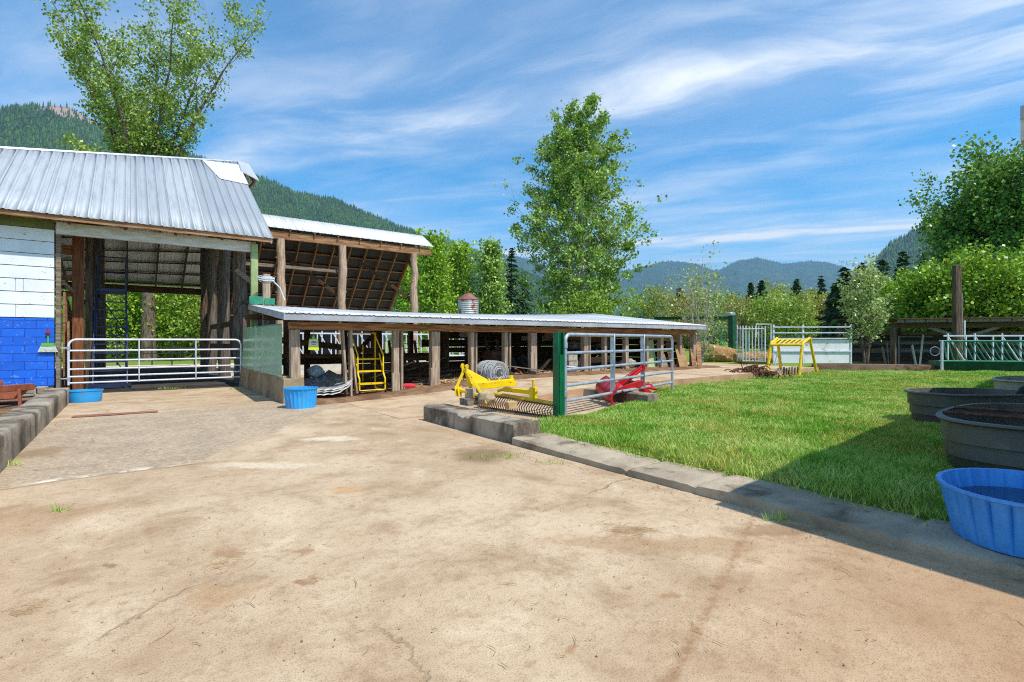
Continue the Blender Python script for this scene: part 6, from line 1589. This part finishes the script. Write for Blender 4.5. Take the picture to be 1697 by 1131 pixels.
plank('dark plank lying deep in the shed behind the yellow steps', W(2.2, 2.4, .22), W(5.0, 2.0, .45), .3, .06, 'dark_wood')
r = np.random.default_rng(17)
mb = MB()
for i in range(330):
    s = r.uniform(2.6, 14.8); w = abs(r.normal(0, .9)) - .15
    if s > 4 and r.uniform() < .3: s = r.uniform(4, 5)
    a = r.uniform(0, PI); L_ = r.uniform(.05, .3); c = W(s, w, LZ(s) + .06 + r.uniform(0, .03))
    d = np.array([math.cos(a), math.sin(a), r.normal(0, .1)]) * L_ / 2; mb.bar(c - d, c + d, r.uniform(.015, .05), r.uniform(.008, .03))
tag(mb.build('wood_litter', M['tan_block']), 'scraps of broken wood littering the shed floor', 'debris', kind='stuff')
wblock('grey upright wood stub standing before the shed near the green post', W(7.9, -.35, .36) + Z3 * .17, (.16, .14, .36), .6)
for i, (lab, s, w, z) in enumerate([('lowest pale cinder block of the stack behind the silver gate', 8.75, .0, .36), ('middle cinder block of the stack behind the silver gate', 8.77, .02, .56), ('top cinder block of the stack behind the silver gate', 8.73, .0, .76)]):
    cinder(lab, W(s, w, z), U, V)
cinder('single cinder block right of a shed post behind the silver gate', W(9.75, -.05, .36), U, V)
rock('stone', 'pale round stone by the cinder block behind the gate', W(10.05, -.1, .42), .1, 'stone', 15)
t = thing('wire_coil', 'loose coil of pale wire beside the cinder block stack', 'wire coil', W(9.1, .3, .38))
mb = MB()
for i in range(14):
    c = W(9.1 + RNG.normal(0, .03), .3, .58 + RNG.normal(0, .03)); a = RNG.uniform(-.5, .5)
    mb.tube(arc(c, U * math.cos(a) + V * math.sin(a), Z3 * .9 + V * RNG.normal(0, .3), RNG.uniform(.13, .24), 0, 2 * PI, 18)[:-1], .007, 4, closed=True)
mb.build('wire', M['wire'], t)
for i, (lab, s, w, z) in enumerate([('left grey plastic wrapped bundle hanging on the shed rail', 11.0, 2.2, 1.22), ('right grey plastic wrapped bundle hanging on the shed rail', 12.6, 2.2, 1.2)]):
    rock('plastic_bundle', lab, W(s, w, z), .3, 'plastic_bag', 20 + i, (1.2, .8, .6), 'bundle')
rock('pale_boulder', 'pale square stone block under the right part of the shed', W(11.95, .35, .58), .25, 'cinder', 25, (1.3, .9, .8))
plank('long brown timber lying low behind the gate bars', W(9.9, .9, .7), W(11.6, .9, .72), .16, .2, 'brown_wood')
mb = MB(); mb.prism([W(12.75, .18, .36), W(13.35, .12, .36), W(13.35, .3, 1.45), W(12.7, .42, 1.4)], V * .02)
tag(mb.build('wallboard_offcut', M['pale_green_board'], loc=W(13, .2, .36)), 'pale green cut panel leaning inside the shed end', 'panel')
for i, (lab, s, tilt, w, m) in enumerate([('plywood sheet leaning against the last shed post, facing the yard', 14.55, .35, -.25, 'plywood'), ('dark brown board leaning left of the plywood sheet', 14.0, -.1, -.15, 'dark_wood'), ('brown board leaning right of the plywood sheet', 15.25, -.35, -.25, 'brown_wood'), ('narrow brown board at the far right end of the leaning stack', 15.55, -.45, -.3, 'brown_wood'), ('greyish board leaning behind the dark brown board', 13.7, .1, -.05, 'grey_wood')]):
    mb = MB(); wd = .55 if i == 0 else .3
    mb.prism([W(s - wd / 2, w, .36), W(s + wd / 2, w, .36), W(s + wd / 2 - tilt * .8 * (1 if i else -.4), w + .32, 1.36), W(s - wd / 2 - tilt * .8 * (1 if i else -.4), w + .32, 1.32 - .1 * (i == 0))], V * .02 + U * .004)
    tag(mb.build('leaning_board', M[m], loc=W(s, w, .36)), lab, 'board')
# more stored clutter
t = thing('rusty_tank', 'dull brown square metal tank in the dark middle of the shed', 'tank', W(6.55, 1.3, LZ(6.5)))
mb = MB(); mb.gbox(6.3, 6.95, 1.0, 1.6, LZ(6.5), LZ(6.5) + .75); mb.build('tank_body', M['rust'], t, bevel=.03)
mb = MB(); mb.tube([W(6.62, 1.3, LZ(6.5) + .74), W(6.62, 1.3, LZ(6.5) + .84)], .08, 14); mb.build('cap', M['dark_metal'], t)
for lab, s_, w_, tl in (('old tyre leaning against the brown tank in the shed', 6.75, .75, .25), ('second old tyre lying flatter behind the grey stub', 7.7, 1.1, .6)):
    c = W(s_, w_, LZ(s_) + .33); ax_ = U * .3 - V * (1 - tl * .5) + Z3 * tl; ax_ /= np.linalg.norm(ax_); a_1 = np.cross(ax_, Z3); a_1 /= np.linalg.norm(a_1); a_2 = np.cross(ax_, a_1)
    mb = MB(); mb.tube(arc(c, a_1, a_2, .25, 0, 2 * PI, 25)[:-1], .085, 9, closed=True); tag(mb.build('tyre', M['rubber'], loc=c - Z3 * .33), lab, 'tyre')
for k_, (lab, s_, w_) in enumerate([('wooden pallet leaning on the shed back boards near the wire roll', 5.0, 4.6), ('wooden pallet leaning deep in the shed right of the tank', 8.0, 3.6)]):
    t = thing('pallet', lab, 'pallet', W(s_, w_, LZ(s_)))
    for j in range(6):
        mb = MB(); mb.bar(W(s_ - .5, w_ + j * .06, LZ(s_) + .1 + j * .19), W(s_ + .6, w_ + j * .06, LZ(s_) + .1 + j * .19), .02, .1, V); mb.build('slat', M['grey_wood'], t)
    for a in (-.45, .05, .55):
        mb = MB(); mb.bar(W(s_ + a, w_ + .03, LZ(s_)), W(s_ + a, w_ + .42, LZ(s_) + 1.15), .05, .09, U); mb.build('stringer', M['grey_wood'], t)
r = np.random.default_rng(41)
for k_, (lab, s_, w_, m_) in enumerate([('long grey pole lying along the shed floor behind the wire roll', 5.6, 2.2, 'grey_log'), ('pale board propped on the low rear rail in the third bay', 3.4, 2.3, 'tan_block'), ('rusty pipe lying behind the red cloth', 3.6, 1.2, 'rust'), ('brown board tilted on the rails in the fourth bay', 4.6, 2.4, 'brown_wood'), ('thin white pipe lying by the cinder blocks', 8.4, -.3, 'white_pipe'), ('old plank on the dirt before the sixth bay', 6.5, -.2, 'grey_wood')]):
    a = W(s_ - .6, w_, LZ(s_) + .1 + .05 * k_); b = W(s_ + .9, w_ + r.uniform(-.3, .3), LZ(s_) + .12 + (.5 if k_ in (1, 3) else .02))
    if 'pole' in lab or 'pipe' in lab:
        mb = MB(); mb.tube([a, (a + b) / 2 + Z3 * .01, b], .05 if 'pole' in lab else .025, 8); tag(mb.build('loose_pole' if 'pole' in lab else 'loose_pipe', M[m_], loc=(a + b) / 2), lab, 'pole' if 'pole' in lab else 'pipe')
    else: plank(lab, a, b, .14, .03, m_)
# tag sign on the shed corner
sg0 = W(.52, -.10, 1.33)
t = thing('hanging_sign', 'small lime and white card hanging from the shed beam', 'sign', sg0)
SG = lambda a, z, o=0: sg0 + U * a + Z3 * z - V * o
mb = MB(); mb.prism([SG(-.12, -.13), SG(.12, -.15), SG(.1, .12), SG(-.1, .12)], V * .006); mb.build('card', M['tag_yellow'], t)
mb = MB(); mb.prism([SG(-.10, -.04, .004), SG(.09, -.05, .004), SG(.08, .10, .004), SG(-.085, .10, .004)], V * .002); mb.build('white_field', M['tag_white'], t)
mb = MB()
for z, a in ((.06, .055), (.03, .065), (-.005, .05)): mb.box(SG(0, z, .007), (a * 2, .001, .014), U, V)
mb.build('print', M['dark_metal'], t)
mb = MB(); mb.prism([SG(-.04, .12), SG(.04, .12), SG(.015, .2), SG(-.015, .2)], V * .008); mb.tube([SG(0, .18), SG(0, .33)], .004, 5); mb.build('hook', M['lime'], t)
# bracket and stub post with cable by the barn corner
sb = W(s_of(440, 5.3), 5.2, 0)
t = thing('stub_post', 'weathered stub post with white cable coil behind the low shed roof', 'post', sb)
mb = MB(); mb.box(sb + Z3 * 1.75, (.2, .2, 3.5), U, V); mb.build('post_body', M['post'], t, bevel=.01)
mb = MB(); mb.box(sb + Z3 * 2.66 - U * .30 - V * .12, (.40, .03, .24), U, V); mb.box(sb + Z3 * 2.64 + U * .08 - V * .12, (.30, .03, .2), U, V); mb.build('plate', M['teal_steel'], t, bevel=.004)
mb = MB()
for k in range(6): mb.tube(arc(sb + Z3 * (3.3 + .02 * k), U, V * .6 + Z3 * .25 * (k % 3 - 1), .20 + .02 * (k % 3), 0, 2 * PI, 16)[:-1], .012, 5, closed=True)
mb.tube([sb + Z3 * 3.3 + U * .2, sb + Z3 * 3.1 + U * .4, sb + Z3 * 2.7 + U * .55], .02, 6); mb.build('cable', M['white_steel'], t)
t = thing('wood_hurdle', 'weathered wood hurdle between barn and low shed', 'panel', W(.05, 6.6))
for z in (.5, .85, 1.2):
    mb = MB(); mb.bar(W(.05, 5.75, z), W(.15, 8.2, z + .05), .03, .15); mb.build('board', M['dark_wood'], t)

# ================================================================ small litter on the yard
r = np.random.default_rng(23); mb = MB()
for i in range(150):
    c = G(r.uniform(0, 1500), 640 + 480 * r.uniform(0, 1) ** .8); s_, w_ = SW(c)
    if not (-3.8 < s_ < 1.15): continue
    a = r.uniform(0, PI); L_ = r.uniform(.015, .06) if i % 9 else r.uniform(.06, .13)
    p0 = c + Z3 * .012; d = np.array([math.cos(a), math.sin(a), 0]) * L_ / 2
    mb.tube([p0 - d, p0 + np.array([d[1], -d[0], 0]) * .15, p0 + d], [.0012, .002, .001], 4)
for k in range(4):
    cc = (G(375, 937), G(1015, 872), G(1045, 882), G(60, 1010))[k]
    for i in range(16):
        a = r.normal(.3, .5); c = cc + np.array([r.normal(0, .07), r.normal(0, .05), .012]); d = np.array([math.cos(a), math.sin(a), .04]) * r.uniform(.02, .05); mb.tube([c - d, c + d], .0014, 4)
tag(mb.build('straw_litter', M['straw']), 'bits of straw and twigs scattered on the yard', 'debris', kind='stuff')
mb = MB()
for i in range(900):
    if i < 560:
        s_ = 1.18 - abs(r.normal(0, .1)); w_ = r.uniform(-12, -6.8) if i < 380 else r.uniform(-6.8, -4.2); c = W(s_, w_, .0)
    elif i < 680: c = W(-3.9 + abs(r.normal(0, .18)), r.normal(-.9, .35), 0)
    else:
        c = G(r.uniform(0, 1500), 680 + 440 * r.uniform(0, 1)); s_, w_ = SW(c)
        if not (-3.8 < s_ < 1.2): continue
    z = r.uniform(.002, .007); v = np.array([[1, 0, 0], [-.5, .87, 0], [-.5, -.87, 0], [0, 0, 1.1]]) * z * r.uniform(.7, 1.4, (4, 1)); ca, sa = math.cos(i), math.sin(i)
    v = v @ np.array([[ca, -sa, 0], [sa, ca, 0], [0, 0, 1]]) + c + Z3 * .005
    mb.add(v, None, [[0, 2, 1], [0, 1, 3], [1, 2, 3], [2, 0, 3]])
tag(mb.build('gravel', M['stone'], smooth_=False), 'loose grit along the kerb and wall feet', 'gravel', kind='stuff')
# weeds in the joints
mb = MB(); cs = []
for (px, py, n, sp) in ((100, 849, 16, .05), (240, 800 - 125, 0, 0), (285, 645.5, 120, .22), (392, 646, 60, .12), (1290, 863, 40, .06), (740, 663, 30, .12), (1268, 905, 0, 0), (820, 760, 60, .22), (8, 772, 60, .1), (925, 770, 20, .1)):
    c = G(px, py)
    for i in range(n): cs.append(c + np.array([r.normal(0, sp), r.normal(0, sp * .35), .004]))
for i in range(1500):
    w_ = r.uniform(-12, -6.8); cs.append(W(1.92 - r.normal(0, .05) * (1 + 1.5 * float(fbm(w_ * 1.3, 3.0, 81))), w_, .085))
for i in range(300): cs.append(gp0 + np.array([r.normal(0, .16), r.normal(0, .16), .03]))
cs = np.array(cs); n = len(cs); a = r.uniform(0, 2 * PI, n); h_ = r.uniform(.03, .09, n) * np.where(np.arange(n) > n - 300, 2.0, 1)
dx = np.stack([np.cos(a), np.sin(a), 0 * a], 1); v = np.stack([cs - dx * .006, cs + dx * .006, cs + np.stack([r.normal(0, .03, n), r.normal(0, .03, n), h_], 1)], 1).reshape(-1, 3)
mb.add(v, None, np.arange(n * 3).reshape(n, 3)); tag(mb.build('weeds', M['grass'], smooth_=False), 'tufts of weeds in the joints and round the green post', 'weeds', kind='stuff')
# ================================================================ the air
m, nt_, b_ = new_mat('haze_air')
nt_.n.remove(b_)
pv = nt_.node('ShaderNodeVolumePrincipled'); pv.inputs['Color'].default_value = (.40, .68, 1.0, 1); pv.inputs['Density'].default_value = 0.85e-4
pv.inputs['Anisotropy'].default_value = .2
nt_.l.new(pv.outputs[0], nt_.n['Material Output'].inputs['Volume'])
top = max(max(float(g_[..., 2].max()) for g_ in (g1, g2, g3)) + 45, 40)
mb = MB(); mb.box((0, 6000, (top - 1.6) / 2), (19200, 13000, top + 1.6))
tag(mb.build('haze', m, smooth_=False), 'thin blue valley air', 'haze', kind='stuff')
